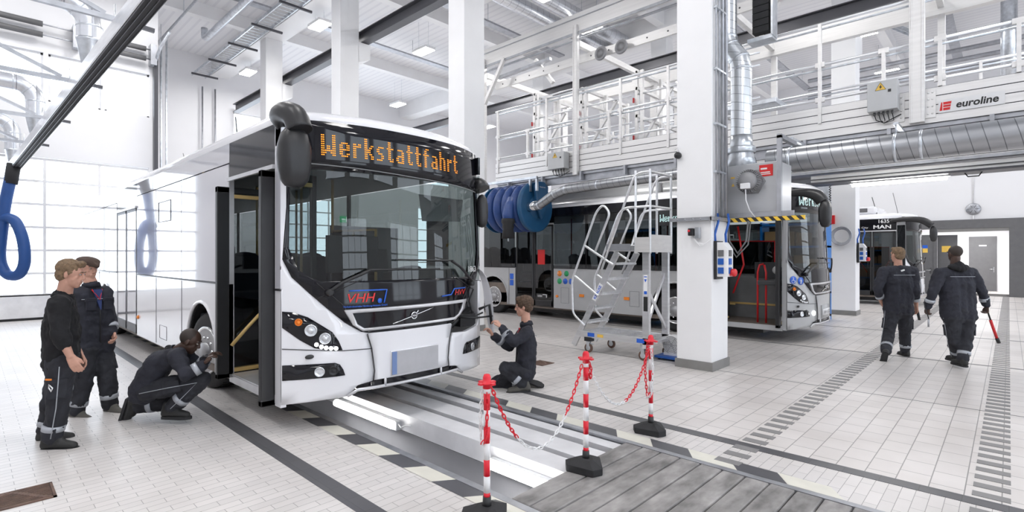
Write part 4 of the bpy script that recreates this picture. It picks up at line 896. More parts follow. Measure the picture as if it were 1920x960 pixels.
# portal frame carrying the platform
t = thing('work_platform_stand', 'white aluminium portal frame with tall posts carrying the roof platform', 'frame', (-5, PYN, 3.6))
for (x, w_, z0) in ((-10.72, .16, 3.62), (-7.50, .13, 3.62), (-1.02, .19, 3.72)):
    m = MB(); m.box(x - w_ / 2, x + w_ / 2, PYN - .14, PYN - .04, z0, 9.9 if x > -2 else 7.2)
    for k in (-1, 1): m.box(x + k * w_ / 3 - .01, x + k * w_ / 3 + .01, PYN - .15, PYN - .14, z0, 7.2)
    m.build('post', 'alup', t, bevel=.01)
for xa, xb in ((-1.45, -1.18), (-.93, -.80)):
  m = MB(); m.box(xa, xb, PYN - .05, PYN - .032, 3.78, 4.2)
  for x in (xa + .04, xb - .04):
    for z in (3.84, 3.95, 4.06, 4.16): m.ell((x, PYN - .055, z), (.013, .012, .013), 8, 5)
  m.build('bolt_plate', 'alup', t)
m = MB(); m.box(-10.8, 1.6, PYN - .08, PYN + .06, 7.02, 7.50); m.build('top_beam', 'alup', t, bevel=.01)
m = MB(); m.box(-10.8, 1.6, PYN - .10, PYN - .08, 6.98, 7.04); m.box(-10.8, 1.6, PYN - .10, PYN - .08, 7.36, 7.38); m.tube([(-10.8, PYN + .1, 6.95), (1.6, PYN + .1, 6.95)], .03, 8); m.build('guide_rail', 'galvd', t)
m = MB(); m.box(-10.8, 1.6, PYFAR - .1, PYFAR + .06, 6.6, 7.0); m.build('top_beam', 'alup', t)
for (x, lo) in ((-10.72, 3.6), (-7.5, 3.6), (-4.2, 3.6), (-1.0, 3.6)):
    m = MB(); m.box(x - .06, x + .06, PYFAR - .02, PYFAR + .1, lo, 6.6); m.build('post', 'alup', t)
    m = MB(); m.box(x - .05, x + .05, PYN, PYFAR, 6.72, 6.86); m.build('cross_beam', 'alup', t)
for a, b in (((-10.72, PYN - .09, 5.9), (-9.9, PYN - .09, 7.05)), ((-8.6, PYN + .4, 6.2), (-9.2, PYN + .4, 6.95)), ((-4.0, PYN - .09, 7.1), (-3.0, PYN - .09, 6.2))):
    m = MB(); m.beam(a, b, .09, .09); m.build('brace', 'alup', t)
# perforated telescopic beam along the frame
t = thing('sliding_beam', 'white perforated sliding beam hanging under the top of the platform frame', 'beam', (-7.4, PYN + .3, 6.5))
m = MB(); m.box(-10.6, -2.5, PYN + .25, PYN + .31, 6.42, 6.62); m.build('web', 'alup', t)
for k in range(16):
    m = MB(); m.lathe([(.018, 0), (.018, .008), (.001, .008)], (-10.3 + k * .5, PYN + .25, 6.52), (0, -1, 0), 10); m.build('hole', 'dgrey', t)
m = MB(); m.beam((-10.5, PYN + .3, 6.75), (-8.6, PYN + .3, 6.8), .1, .08); m.build('drive_tube', 'galvd', t)
for x in (-6.9, -6.35):
    m = MB(); m.lathe([(.15, 0), (.17, .03), (.15, .06), (.10, .06), (.10, .02), (.001, .02)], (x, PYN + .1, 6.42), (0, -1, 0), 24); m.build('cable_wheel', 'cast', t)
# extendable folding guards in the middle of the platform
for k, (x0, w_, hh) in enumerate(((-9.6, 1.5, 6.2), (-8.0, 1.5, 6.0), (-6.4, 1.3, 6.05), (-4.9, 1.3, 5.9))):
    lab = ('extendable guard frame with white telescopic tubes, %s' % ('beside the left end post of the roof platform', 'behind the small grey switch box', 'next right of the middle platform post', 'closest to the column beside the ladder')[k])
    t = thing('guard_frame', lab, 'guard frame', (x0, 11.6, 4.2), group='extendable guard frames on the platform')
    for y in (10.9, 11.8, 12.9):
        for dx in (0, .14):
            m = MB(); m.box(x0 + dx, x0 + dx + .07, y, y + .07, 3.9, hh); m.build('telescopic_post', 'alup', t)
    for z in (4.3, 4.95, 5.6, hh - .05):
        m = MB(); m.box(x0 + .02, x0 + .09, 10.9, 13.0, z, z + .07); m.build('cross_bar', 'alup', t)
        m = MB(); m.tube([(x0, 10.93, z - .1), (x0 + w_, 10.93, z - .1)], .022, 8); m.build('long_bar', 'alu', t)
    m = MB(); m.beam((x0 + .1, 11.0, 4.3), (x0 + w_ * .7, 11.0, 5.5), .06, .06); m.build('brace', 'alup', t)
    for z in (4.42, 5.3):
        m = MB(); m.box(x0 - .03, x0, 10.85, 10.89, z, z + .11); m.build('grip', 'redm', t)
t = thing('beam_head_plate', 'flat galvanised folding step projecting at the right end of the guard frames', 'step', (-4.6, 13, 5.2))
m = MB(); m.box(-5.4, -3.8, 12.6, 13.4, 5.16, 5.28); m.build('plate', 'galv', t, bevel=.02)
m = MB(); m.beam((-5.0, 13, 5.2), (-5.5, 13, 4.4), .06, .06); m.build('brace', 'alup', t)
# switch boxes
def switch_box(x0, x1, y, z0, z1, label):
    t = thing('switch_box', label, 'switch box', ((x0 + x1) / 2, y, z0))
    m = MB(); m.box(x0, x1, y - .24, y - .02, z0, z1); m.build('enclosure', 'boxg', t, bevel=.008)
    c = ((x0 + x1) / 2 - .02, z1 - (z1 - z0) * .22); r = .07
    m = MB(); m.add([(c[0] - r, y - .243, c[1] - r * .6), (c[0] + r, y - .243, c[1] - r * .6), (c[0], y - .243, c[1] + r * 1.1)], [(0, 1, 2)]); m.build('warning_sign', 'yellow', t)
    m = MB(); m.add([(c[0] + .012, y - .245, c[1] + .05), (c[0] - .02, y - .245, c[1]), (c[0] + .002, y - .245, c[1])], [(0, 1, 2)]); m.add([(c[0] - .01, y - .245, c[1] - .035), (c[0] + .022, y - .245, c[1] + .01), (c[0], y - .245, c[1] + .01)], [(0, 1, 2)])
    m.tube([(c[0] - r, y - .243, c[1] - r * .6), (c[0] + r, y - .243, c[1] - r * .6), (c[0], y - .243, c[1] + r * 1.1)], .004, 4, closed=True); m.build('warning_mark', 'ktext', t)
    m = MB(); m.box(x1 - .12, x1 - .08, y - .246, y - .24, (z0 + z1) / 2 + .04, (z0 + z1) / 2 + .08); m.build('lock', 'black', t)
    for k in range(5):
        x = x0 + .08 + k * (x1 - x0 - .16) / 4
        m = MB(); m.cyl((x, y - .13, z0 - .05), (x, y - .13, z0), .016, 8); m.build('cable_gland', 'grey', t)
        m = MB(); m.tube([(x, y - .13, z0 - .04), (x + .02, y - .12, z0 - .12 - .01 * k), ((x0 + x1) / 2, y - .06, z0 - .17), (x1 + .02, y - .03, z0 - .06)], .007, 6); m.build('cable', 'rubber', t)
switch_box(-1.63, -1.24, PYN - .04, 3.96, 4.42, 'grey switch box with yellow warning triangle beside the big platform post')
switch_box(-8.22, -7.72, PYN - .04, 3.80, 4.20, 'small grey switch box with yellow triangle left of the middle platform post')
t = thing('sign_board', 'white euroline sign board on the platform boards', 'sign', (-.4, PYN - .04, 3.85))
m = MB(); m.box(-.77, -.04, PYN - .05, PYN - .035, 3.83, 4.02); m.build('board', 'wplast', t)
m = MB(); add_text(m, 'euroline', .145, lambda a, b, d: (a, PYN - .053, b), -.335, 3.925, width=.46, shear=.15, bold=.004); m.build('lettering', 'ktext', t)
m = MB(); m.add([(x + (z - 3.9) * .15, PYN - .053, z) for x, z in ((-.75, 3.86), (-.63, 3.86), (-.63, 3.985), (-.75, 3.985))], [(0, 1, 2, 3)]); lg = m.build('logo', 'rtext', t)
m = MB(); m.box(-.715, -.62, PYN - .056, PYN - .054, 3.898, 3.906); m.box(-.715, -.62, PYN - .056, PYN - .054, 3.938, 3.946); m.box(-.722, -.714, PYN - .056, PYN - .054, 3.86, 3.985); m.build('logo_line', 'wtext', t)
# tube lights under the gangways
for i, (x0, x1, y, z, lb) in enumerate(((-2.7, -1.0, 10.22, 3.47, 'tube light under the near gangway behind the big spiral duct'), (-2.4, -.85, 12.9, 3.20, 'long tube light under the far gangway above the grey bus mirror'), (-6.9, -5.3, 10.25, 3.40, 'tube light under the near gangway above the work ladder'))):
    t = thing('platform_light', lb, 'light', ((x0 + x1) / 2, y, z))
    m = MB(); m.box(x0 - .05, x1 + .05, y - .07, y + .07, z, z + .05); m.build('housing', 'boxg', t)
    m = MB(); m.tube([(x0, y, z - .02), (x1, y, z - .02)], .045, 10); m.build('tube', 'tube', t)
t = thing('light_bridge', 'long white aluminium beam under the far side of the platform above the grey bus nose', 'beam', (-1, 13.1, 3.3))
m = MB(); m.box(-3.2, 1.6, 13.0, 13.12, 3.28, 3.46); m.build('profile', 'alup', t, bevel=.01)
m = MB(); m.box(-3.2, 1.6, 12.97, 13.0, 3.36, 3.375); m.box(-3.2, 1.6, 12.6, 13.1, 3.22, 3.26); m.build('cover_strip', 'dgrey', t)
m = MB(); m.tube([(-.6, 12.8, 3.23), (-.55, 12.8, 3.15), (-.4, 12.8, 3.15), (-.35, 12.8, 3.23)], .012, 6); m.build('cable_loop', 'rubber', t)
# grey lift column beside the bus nose
t = thing('lift_mast', 'grey steel lift mast with coiled cable next to the far column', 'mast', (-3.75, 16.4, 0))
m = MB(); m.box(-3.95, -3.55, 16.2, 16.5, 2.2, 4.2); m.box(-4.0, -3.9, 16.15, 16.5, 2.2, 4.2); m.build('mast_profile', 'galv', t)
m = MB(); m.box(-4.2, -3.0, 16.0, 16.6, 4.1, 4.2); m.build('head_plate', 'galvd', t)
m = MB(); pts = [(-3.5 + .02 * math.cos(a * 1.3), 16.1 + .02 * math.sin(a * 1.3), 4.1 - a * .0135) for a in range(130)]; m.tube(pts + [(-3.55, 16.05, 2.2), (-3.8, 16.0, 2.1)], .012, 5); m.build('coiled_cable', 'rubber', t)
# ducts
def duct(name, label, pts, r, mt, seams=True):
    t = thing(name, label, 'duct', pts[0]); m = MB(); m.tube(pts, r, 24, caps=False); m.build('pipe', mt, t)
    for i in range(1, len(pts) - 1):
        d = (Vector(pts[i + 1]) - Vector(pts[i - 1])).normalized(); m = MB(); m.lathe([(r * 1.0, -.02), (r * 1.035, -.012), (r * 1.035, .012), (r * 1.0, .02)], pts[i], d, 24); m.build('joint_ring', 'galv', t)
    return t
duct('spiral_duct', 'thick dull spiral duct running under the platform right of the fan cabinet', [(-2.95, 9.4, 3.27), (-2.6, 9.4, 3.27), (-.9, 9.4, 3.27), (1.6, 9.4, 3.27)], .205, 'spiralh')
duct('vertical_duct', 'shiny vertical spiral duct beside the white column rising from the fan cabinet', [(-3.05, 8.42, 3.55), (-3.05, 8.42, 4.62), (-3.08, 8.42, 4.78), (-3.24, 8.42, 5.02), (-3.28, 8.42, 5.18), (-3.28, 8.42, 7.35)], .155, 'spiral')
t = duct('hose_reel_duct', 'slim spiral duct leading from the blue hose reel to the right under the platform', [(-8.62, 9.9, 2.92), (-8.35, 9.88, 2.93), (-7.85, 9.85, 3.16), (-7.5, 9.85, 3.24), (-6.6, 9.85, 3.26), (-3.2, 9.6, 3.3)], .11, 'spiralh')
m = MB(); m.tube([(-8.8, 9.9, 2.9), (-8.62, 9.9, 2.92), (-8.45, 9.89, 2.93)], .118, 20); m.build('flexible_sleeve', 'chrome', t); t.location.y -= .17
for o_ in [o for o in C.objects if o.name.startswith('spiral_duct') and o.parent is None][:1]:
    for x in (-2.6, -1.2, .4): m = MB(); m.tube([(x, 9.4, 3.46), (x, 9.4, 3.62)], .012, 6); m.lathe([(.212, -.02), (.212, .02)], (x, 9.4, 3.27), (1, 0, 0), 24); m.box(x - .03, x + .03, 9.38, 10.2, 3.60, 3.64); m.build('hanger', 'galv', o_)
# fan cabinet
t = thing('fan_cabinet', 'grey steel exhaust fan cabinet with red sticker on the bracket of the white column', 'fan cabinet', (-2.8, 8.4, 2.33))
m = MB(); m.box(-3.24, -2.42, 8.15, 8.75, 2.33, 3.07); m.build('cabinet', 'boxf', t, bevel=.008)
m = MB(); m.lathe([(.15, 0), (.165, .02), (.165, .12), (.13, .15), (.13, .20), (.115, .23), (.05, .24), (.001, .24)], (-2.80, 8.15, 2.79), (0, -1, 0), 36)
for i in range(36):
    a = 2 * PI * i / 36; m.obox((-2.80 + .155 * math.cos(a), 8.05, 2.79 + .155 * math.sin(a)), (.04, .14, .007), Matrix.Rotation(-a, 3, 'Y'))
mo = m.build('fan_motor', 'cast', t)
m = MB(); m.lathe([(.20, 0), (.20, .015), (.001, .015)], (-2.80, 8.15, 2.79), (0, -1, 0), 6); m.build('motor_flange', 'cast', mo)
m = MB(); m.box(-2.87, -2.74, 7.87, 7.93, 2.67, 2.75); m.build('terminal_box', 'wplast', mo, bevel=.006)
m = MB(); m.tube([(-3.215, 8.15, 2.62), (-3.215, 8.10, 2.62), (-3.215, 8.10, 2.86), (-3.215, 8.15, 2.86)], .016, 8); m.build('handle', 'black', t)
m = MB(); m.box(-2.69, -2.50, 8.143, 8.149, 2.86, 3.03); st = m.build('sticker', 'rtext', t)
m = MB(); m.box(-2.67, -2.58, 8.141, 8.1425, 2.96, 2.985); m.box(-2.67, -2.54, 8.141, 8.1425, 2.91, 2.925); m.box(-2.67, -2.53, 8.141, 8.1425, 2.885, 2.897); m.build('sticker_print', 'wtext', st)
m = MB(); m.add([(-3.1, 8.147, 2.75), (-3.05, 8.147, 2.75), (-3.075, 8.147, 2.80)], [(0, 1, 2)]); m.box(-3.11, -3.05, 8.146, 8.149, 2.87, 2.895); m.build('small_label', 'yellow', t)
m = MB(); m.lathe([(.25, 0), (.19, .15), (.165, .36), (.165, .50)], (-3.05, 8.42, 3.07), (0, 0, 1), 28); m.lathe([(.20, .22), (.21, .24), (.21, .30), (.20, .32)], (-3.05, 8.42, 3.07), (0, 0, 1), 28); m.build('duct_cone', 'galv', t)
m = MB(); m.tube([(-2.80, 7.9, 2.66), (-2.79, 7.88, 2.5), (-2.76, 7.95, 2.35), (-2.7, 8.0, 2.25)], .008, 6); m.build('cable', 'wplast', t)
# bracket with hazard tape
t = thing('cantilever_bracket', 'steel bracket rail with black and yellow hazard tape fixed to the white column', 'bracket', (-2.9, 8.1, 2.2))
m = MB(); m.box(-3.72, -2.15, 7.40, 7.44, 2.205, 2.255) if False else None
m.box(-3.75, -3.10, 7.40, 7.45, 2.20, 2.25); m.box(-3.12, -2.20, 8.06, 8.10, 2.26, 2.33); m.box(-3.12, -3.06, 7.4, 8.1, 2.2, 2.25); m.box(-3.12, -2.42, 8.1, 8.74, 2.28, 2.33)
for x in (-3.62, -3.5, -3.38, -3.26): m.lathe([(.012, 0), (.012, .006), (.001, .006)], (x, 7.40, 2.225), (0, -1, 0), 8)
m.build('rail', 'galvd', t)
m = MB(); m.box(-3.22, -2.05, 8.02, 8.06, 2.19, 2.25); m.build('hazard_strip', 'hazard', t)
m = MB(); m.box(-2.42, -2.36, 8.05, 8.11, 2.2, 3.42); m.box(-2.42, -2.36, 8.05, 8.8, 3.38, 3.44)
for k in range(30): m.box(-2.425, -2.42, 8.07, 8.09, 2.3 + k * .035, 2.315 + k * .035)
m.build('upright', 'galvd', t)
m = MB(); m.tube([(-2.8, 8.0, 2.2), (-2.82, 7.98, 1.9), (-2.95, 8.0, 1.72), (-3.08, 8.02, 1.9), (-3.1, 8.0, 2.2)], .014, 8); m.tube([(-2.78, 8.04, 2.2), (-2.8, 8.0, 1.85), (-2.97, 8.0, 1.66), (-3.1, 8.04, 1.85)], .012, 8); m.build('hanging_cable', 'grey', t)
# black chain hoist near the duct
t = thing('energy_chain_tray', 'black cable chain hanging in a galvanised tray at the upper edge beside the vertical duct', 'cable chain', (-2.85, 8.9, 5.1))
m = MB()
for k in range(34): m.box(-3.03, -2.78, 8.85, 9.0, 5.30 + k * .11, 5.40 + k * .11)
m.build('chain', 'rubber', t)
m = MB(); m.box(-3.10, -2.72, 8.82, 9.05, 5.16, 5.22); m.box(-2.74, -2.71, 8.82, 9.05, 5.2, 9); m.build('tray', 'galv', t)
# conduits on the first column
t = thing('column_conduits', 'grey metal conduits running up the right face of the white column beside the ladder', 'conduit', (-3.1, 7.8, 0))
for (y, r, z0) in ((7.54, .012, 2.2), (7.66, .016, 2.2), (7.78, .022, 2.2), (7.90, .03, 2.2)):
    m = MB(); m.tube([(-3.09, y, z0), (-3.09, y, 9.6)], r, 8); m.build('conduit', 'galvd', t)
for z in (2.9, 3.6, 4.4, 5.3, 6.3):
    m = MB(); m.box(-3.12, -3.07, 7.52, 7.94, z, z + .03); m.build('clamp', 'galv', t)
# sockets on column
def socket_station(cx, cy, z, s, lab):
    t = thing('socket_station', lab, 'socket box', (cx, cy, z))
    m = MB(); m.box(cx + .0, cx + .04, cy - .1, cy + .14, z - .26, z + .3); m.build('back_plate', 'black', t)
    m = MB(); m.poly([[(cx + .04, z - .22), (cx + .20, z - .22), (cx + .20, z + .18), (cx + .13, z + .28), (cx + .04, z + .28)]], lambda a, b, d: (a, cy - .09 + d, b), thick=.2, smooth=False); m.build('housing', 'wplast', t, bevel=.008)
    for k, dz in enumerate((.12, -.0, -.13)):
        m = MB(); m.box(cx + .195, cx + .215, cy - .06, cy + .02, z + dz - .045, z + dz + .045); m.box(cx + .06, cx + .14, cy - .105, cy - .09, z + dz - .045, z + dz + .045); m.build('socket_lid', 'blue' if k else 'grey', t)
    m = MB(); m.lathe([(.055, 0), (.055, .07), (.04, .08), (.001, .08)], (cx + .2, cy + .02, z - .16), (1, -.3, 0), 16); m.build('power_plug', 'redm', t)
    for (dx, dy) in ((.02, -.06), (.12, .08)):
        m = MB(); m.tube([(cx + dx, cy + dy, z + .12), (cx + dx - .02, cy + dy, z + .4), (cx + dx + .03, cy + dy, z + .58), (cx + dx + .0, cy + dy + .04, z + .70)], .018, 8); m.build('air_hose', 'blue', t)
    return t
socket_station(-3.115, 7.62, 1.60, 1, 'white socket station with red plug on the near white column')
socket_station(-3.10, 17.45, 1.75, 1, 'white socket station with red plug on the far column beside the silver bus')
t = thing('emergency_switch', 'small black and grey switch with loose wires on the near white column', 'switch', (-3.38, 7.44, 2.0))
m = MB(); m.box(-3.44, -3.36, 7.36, 7.455, 1.98, 2.09); m.build('switch_body', 'black', t, bevel=.01)
m = MB(); m.box(-3.34, -3.28, 7.38, 7.455, 1.94, 2.10); m.build('wire_box', 'galv', t)
m = MB(); m.lathe([(.018, 0), (.018, .01), (.001, .012)], (-3.42, 7.36, 2.05), (0, -1, 0), 12); m.build('red_knob', 'red', t)
for k in range(4):
    m = MB(); m.tube([(-3.4, 7.42, 2.0), (-3.33 + .02 * k, 7.40, 1.88 - .02 * k), (-3.2, 7.42, 1.86), (-3.10, 7.46, 1.95)], .005, 5); m.build('loose_wire', 'wplast', t)
t = thing('dome_camera', 'small black dome sensor at the left edge of the near white column', 'sensor', (-3.67, 7.4, 3.2))
m = MB(); m.lathe([(.03, 0), (.05, .02), (.05, .07), (.03, .1), (.001, .11)], (-3.62, 7.46, 3.2), (0, -1, 0), 16); m.build('dome', 'black', t)
m = MB(); m.tube([(-3.6, 7.45, 3.22), (-3.62, 7.42, 3.32), (-3.68, 7.44, 3.30)], .008, 6); m.build('wire', 'wplast', t)
# far column fittings
t = thing('cable_coil', 'grey coiled cable hung on the far column between the buses', 'cable', (-3.35, 17.2, 2.3))
m = MB()
for k in range(4): m.tube([(-3.45 + (.2 + .02 * k) * math.cos(a * PI / 12), 17.2 - .02 * k, 2.25 + (.2 + .02 * k) * math.sin(a * PI / 12)) for a in range(24)], .018, 6, closed=True)
m.build('coil', 'galvd', t)
m = MB(); m.box(-3.70, -3.62, 17.18, 17.25, 2.6, 2.85); m.build('red_pendant', 'redm', t)
# hose reel
t = thing('hose_reel', 'big blue exhaust hose reel hanging under the left end of the platform', 'hose reel', (-9.4, 10.1, 2.9))
m = MB(); m.lathe([(.62, 0), (.64, .02), (.64, .10), (.60, .13)], (-8.83, 10.2, 2.93), (1, 0, 0), 40); m.lathe([(.60, .10), (.55, .06), (.30, .12), (.28, .18), (.001, .18)], (-8.83, 10.2, 2.93), (1, 0, 0), 40)
m.lathe([(.62, 0), (.62, .05)], (-10.15, 10.2, 2.93), (1, 0, 0), 40); m.lathe([(.35, 0), (.35, 1.3)], (-10.12, 10.2, 2.93), (1, 0, 0), 32); m.build('drum', 'reelb', t)
m = MB(); m.poly([[(10.0, 2.95), (9.95, 3.45), (10.1, 3.56), (10.3, 3.56), (10.45, 3.45), (10.4, 2.95), (10.2, 2.6)]], lambda a, b, d: (-8.62 + d, a, b), thick=.1, smooth=False); sp = m.build('side_plate', 'reelb', t, bevel=.03)
m = MB(); add_text(m, 'Nederman', .05, lambda a, b, d: (-8.515, a, b), 10.2, 3.42, width=.22); m.build('lettering', 'wtext', sp)
m = MB()
for k in range(4):
    xc = -9.98 + k * .30; pts = []
    for a in range(0, 48): an = 2 * PI * a / 48; pts.append((xc + .06 * a / 48, 10.2 + .47 * math.cos(an), 2.93 + .50 * math.sin(an)))
    m.tube(pts, .13, 14, closed=True)
hs = m.build('hose', 'hose', t)
m = MB(); m.tube([(-9.12, 9.75, 3.1), (-9.12, 9.62, 2.9), (-9.12, 9.58, 2.7), (-9.12, 9.57, 2.55)], .15, 16); m.build('hose_end', 'hose', t)
m = MB(); m.lathe([(.16, 0), (.17, -.03), (.17, -.10), (.14, -.14), (.15, -.22), (.13, -.26), (.17, -.50), (.12, -.50), (.10, -.3), (.001, -.3)], (-9.12, 9.57, 2.62), (0, 0, 1), 24); m.build('nozzle', 'rubber', t)
m = MB(); m.tube([(-9.12, 9.57, 2.2), (-9.1, 9.56, 2.05)], .02, 6); m.build('nozzle_hook', 'galv', t)
m = MB()
for x in (-10.25, -8.72, -8.5): m.box(x, x + .05, 9.9, 9.96, 3.3, 3.62)
m.box(-10.25, -8.45, 9.88, 9.95, 3.60, 3.66); m.box(-10.25, -8.45, 10.4, 10.46, 3.60, 3.66); m.build('hanger_frame', 'galv', t); t.location.y -= .17
# ---------------------------------------------------------------- chain barrier
def chain_post(x, y, z0, label):
    t = thing('barrier_post', label, 'barrier post', (x, y, z0), group=None)
    m = MB(); tri = []
    for k in range(3):
        a = math.radians(100 + 120 * k)
        for d in (-16, 16): tri.append((x + .165 * math.cos(a + math.radians(d)), y + .165 * math.sin(a + math.radians(d))))
    m.poly([tri], lambda a, b, d: (a, b, z0 + .055 - d), thick=.055, smooth=False)
    top = [(x + (a - x) * .42, y + (b - y) * .42, z0 + .095) for a, b in tri]; lo = [(a, b, z0 + .055) for a, b in tri]
    m.add(lo + top, [(i, (i + 1) % 6, 6 + (i + 1) % 6, 6 + i) for i in range(6)] + [tuple(range(6, 12))]); m.build('base', 'rubber', t, bevel=.008)
    m = MB(); m.lathe([(.03, .07), (.026, .15), (.001, .15)], (x, y, z0), (0, 0, 1), 20); m.build('socket', 'black', t)
    z = .14; k = 0
    for h in (.035, .105, .105, .105, .105, .105, .105, .04):
        m = MB(); m.lathe([(.021, z), (.021, z + h)], (x, y, z0), (0, 0, 1), 20); m.build('tube_section', 'red' if k % 2 == 0 else 'wplast', t); z += h; k += 1
    m = MB(); m.lathe([(.026, z - .01), (.026, z + .02), (.050, z + .022), (.050, z + .03), (.027, z + .032), (.026, z + .062), (.018, z + .08), (.001, z + .084)], (x, y, z0), (0, 0, 1), 20)
    for a in range(4): m.obox((x + .05 * math.cos(a * PI / 2), y + .05 * math.sin(a * PI / 2), z0 + z + .025), (.03, .03, .012), Matrix.Rotation(a * PI / 2, 3, 'Z'))
    m.build('cap', 'red', t); return z0 + z + .02
tops = [chain_post(-2.40, 2.28, 0.003, 'red and white striped post nearest to the camera at the corner of the pit'), chain_post(-2.40, 3.35, .006, 'red and white striped post standing on the grey planks, middle of three'), chain_post(-2.47, 4.50, 0.0, 'red and white striped post in front of the work ladder, farthest of three')]
def link_mesh(mt):
    m = MB(); a, b = .021, .0095; pts = [(a * math.copysign(min(1, abs(math.cos(t)) * 1.25), math.cos(t)), b * math.sin(t), 0) for t in [2 * PI * i / 14 for i in range(14)]]
    m.tube(pts, .0042, 6, closed=True); o = m.build('link', mt, None); me = o.data; bpy.data.objects.remove(o); return me
LM = {'red': link_mesh('red'), 'wplast': link_mesh('wplast')}
def chain(label, pts, cols, name='barrier_chain'):
    """pts: curve; cols: function of 0..1"""
    t = thing(name, label, 'chain', pts[0]); P_ = [Vector(p) for p in pts]; d = densify([tuple(p) for p in P_], .004)
    acc = 0; i = 0; total = sum((d[k + 1] - d[k]).length for k in range(len(d) - 1)); s = 0; nxt = 0; k_ = 0
    for k in range(len(d) - 1):
        s += (d[k + 1] - d[k]).length
        if s >= nxt:
            nxt += .0335; o = bpy.data.objects.new('link', LM[cols(s / total)]); C.objects.link(o); o.parent = t
            dr = (d[min(k + 3, len(d) - 1)] - d[max(0, k - 3)]).normalized(); q = dr.to_track_quat('X', 'Z')
            o.location = d[k] - P_[0]; o.rotation_mode = 'QUATERNION'; o.rotation_quaternion = q @ Euler((PI / 4 + (PI / 2) * (k_ % 2), 0, 0)).to_quaternion(); k_ += 1
    return t
def cat(a, b, low, n=24):
    a, b = Vector(a), Vector(b); out = []
    for i in range(n + 1):
        u = i / n; p = a.lerp(b, u); base = (a.z + b.z) / 2 - low; p.z = a.z + (b.z - a.z) * u - base * (1 - (2 * u - 1) ** 2) ** 1.0; out.append(tuple(p))
    return out
r3 = lambda lo, hi: (lambda f: 'red' if f < lo or f > hi else 'wplast')
chain('red and white plastic chain sagging between the near and the middle striped post', cat((-2.395, 2.32, .83), (-2.41, 3.31, .83), .32), r3(.30, .74))
chain('white and red plastic chain sagging between the middle and the far striped post', cat((-2.41, 3.39, .83), (-2.46, 4.46, .83), .40), lambda f: 'wplast' if .04 < f < .56 else 'red')
chain('leftover chain hanging in a loop down the near striped post', [(-2.43, 2.27, .83), (-2.43, 2.25, .68), (-2.435, 2.26, .53), (-2.41, 2.245, .49), (-2.38, 2.25, .53), (-2.375, 2.26, .70), (-2.38, 2.26, .83)], lambda f: 'wplast' if f < .5 else 'red')
chain('leftover chain hanging in a long loop down the far striped post', [(-2.49, 4.47, .83), (-2.51, 4.46, .60), (-2.49, 4.46, .38), (-2.47, 4.45, .34), (-2.44, 4.46, .38), (-2.43, 4.47, .62), (-2.45, 4.46, .83)], lambda f: 'red' if f < .5 else 'wplast')
chain('short loop of red chain hanging at the middle striped post', [(-2.385, 3.38, .83), (-2.375, 3.39, .78), (-2.38, 3.38, .72), (-2.40, 3.375, .78), (-2.40, 3.385, .83)], lambda f: 'red')

# ---------------------------------------------------------------- mobile work ladder
t = thing('work_ladder', 'aluminium mobile work ladder with platform and handrails beside the silver bus', 'ladder', (-4.9, 7.8, 0))
YN_, YF_ = 7.48, 8.12
for y in (YN_, YF_):
    m = MB(); m.beam((-5.62, y, .10), (-4.72, y, 1.74), .045, .10); m.build('stringer', 'alu', t, bevel=.004)
    m = MB(); m.box(-5.48, -4.10, y - .03, y + .03, .26, .37); m.build('base_rail', 'alu', t, bevel=.004)
    m = MB(); m.box(-4.24, -4.12, y - .03, y + .03, .2, 1.78); m.build('upright', 'alu', t, bevel=.005)
for k, z in enumerate((.50, .75, 1.01, 1.27, 1.53)):
    x = -5.62 + (z - .10) * .9 / 1.64
    m = MB(); m.box(x - .06, x + .10, YN_, YF_, z, z + .035)
    for j in range(5): m.box(x - .05 + j * .03, x - .042 + j * .03, YN_ + .03, YF_ - .03, z + .035, z + .039)
    m.build('tread', 'alu', t, bevel=.004)
m = MB(); m.box(-4.92, -4.10, YN_ - .03, YF_ + .03, 1.76, 1.86); m.build('platform', 'alu', t, bevel=.006)
m = MB(); m.box(-4.10, -4.08, YN_ - .03, YF_ + .03, 1.74, 2.02); m.box(-4.45, -4.10, YF_ + .03, YF_ + .05, 1.86, 2.02); m.box(-4.36, -4.10, YN_ - .05, YN_ - .03, 1.74, 1.98); m.build('toe_board', 'alup', t)
m = MB()
for x in (-5.2, -4.85, -4.5, -4.15): m.box(x, x + .16, YN_, YF_, .30, .35)
m.box(-5.5, -5.4, YN_, YF_, .27, .36); m.build('base_tread', 'alu', t, bevel=.003)
def rail_tube(pts, nm='handrail', r=.02): m = MB(); m.tube([p for p in densify(pts, .03)] if len(pts) < 3 else sm_path(pts), r, 10); m.build(nm, 'alu', t)
def sm_path(pts, rad=.09, n=5):
    pts = [Vector(p) for p in pts]; out = [pts[0]]
    for i in range(1, len(pts) - 1):
        a, b, c = pts[i - 1], pts[i], pts[i + 1]; d1 = min(rad, (a - b).length * .45); d2 = min(rad, (c - b).length * .45)
        p, q = b + (a - b).normalized() * d1, b + (c - b).normalized() * d2
        for j in range(n + 1): u = j / n; out.append((1 - u) ** 2 * p + 2 * u * (1 - u) * b + u * u * q)
    out.append(pts[-1]); return out
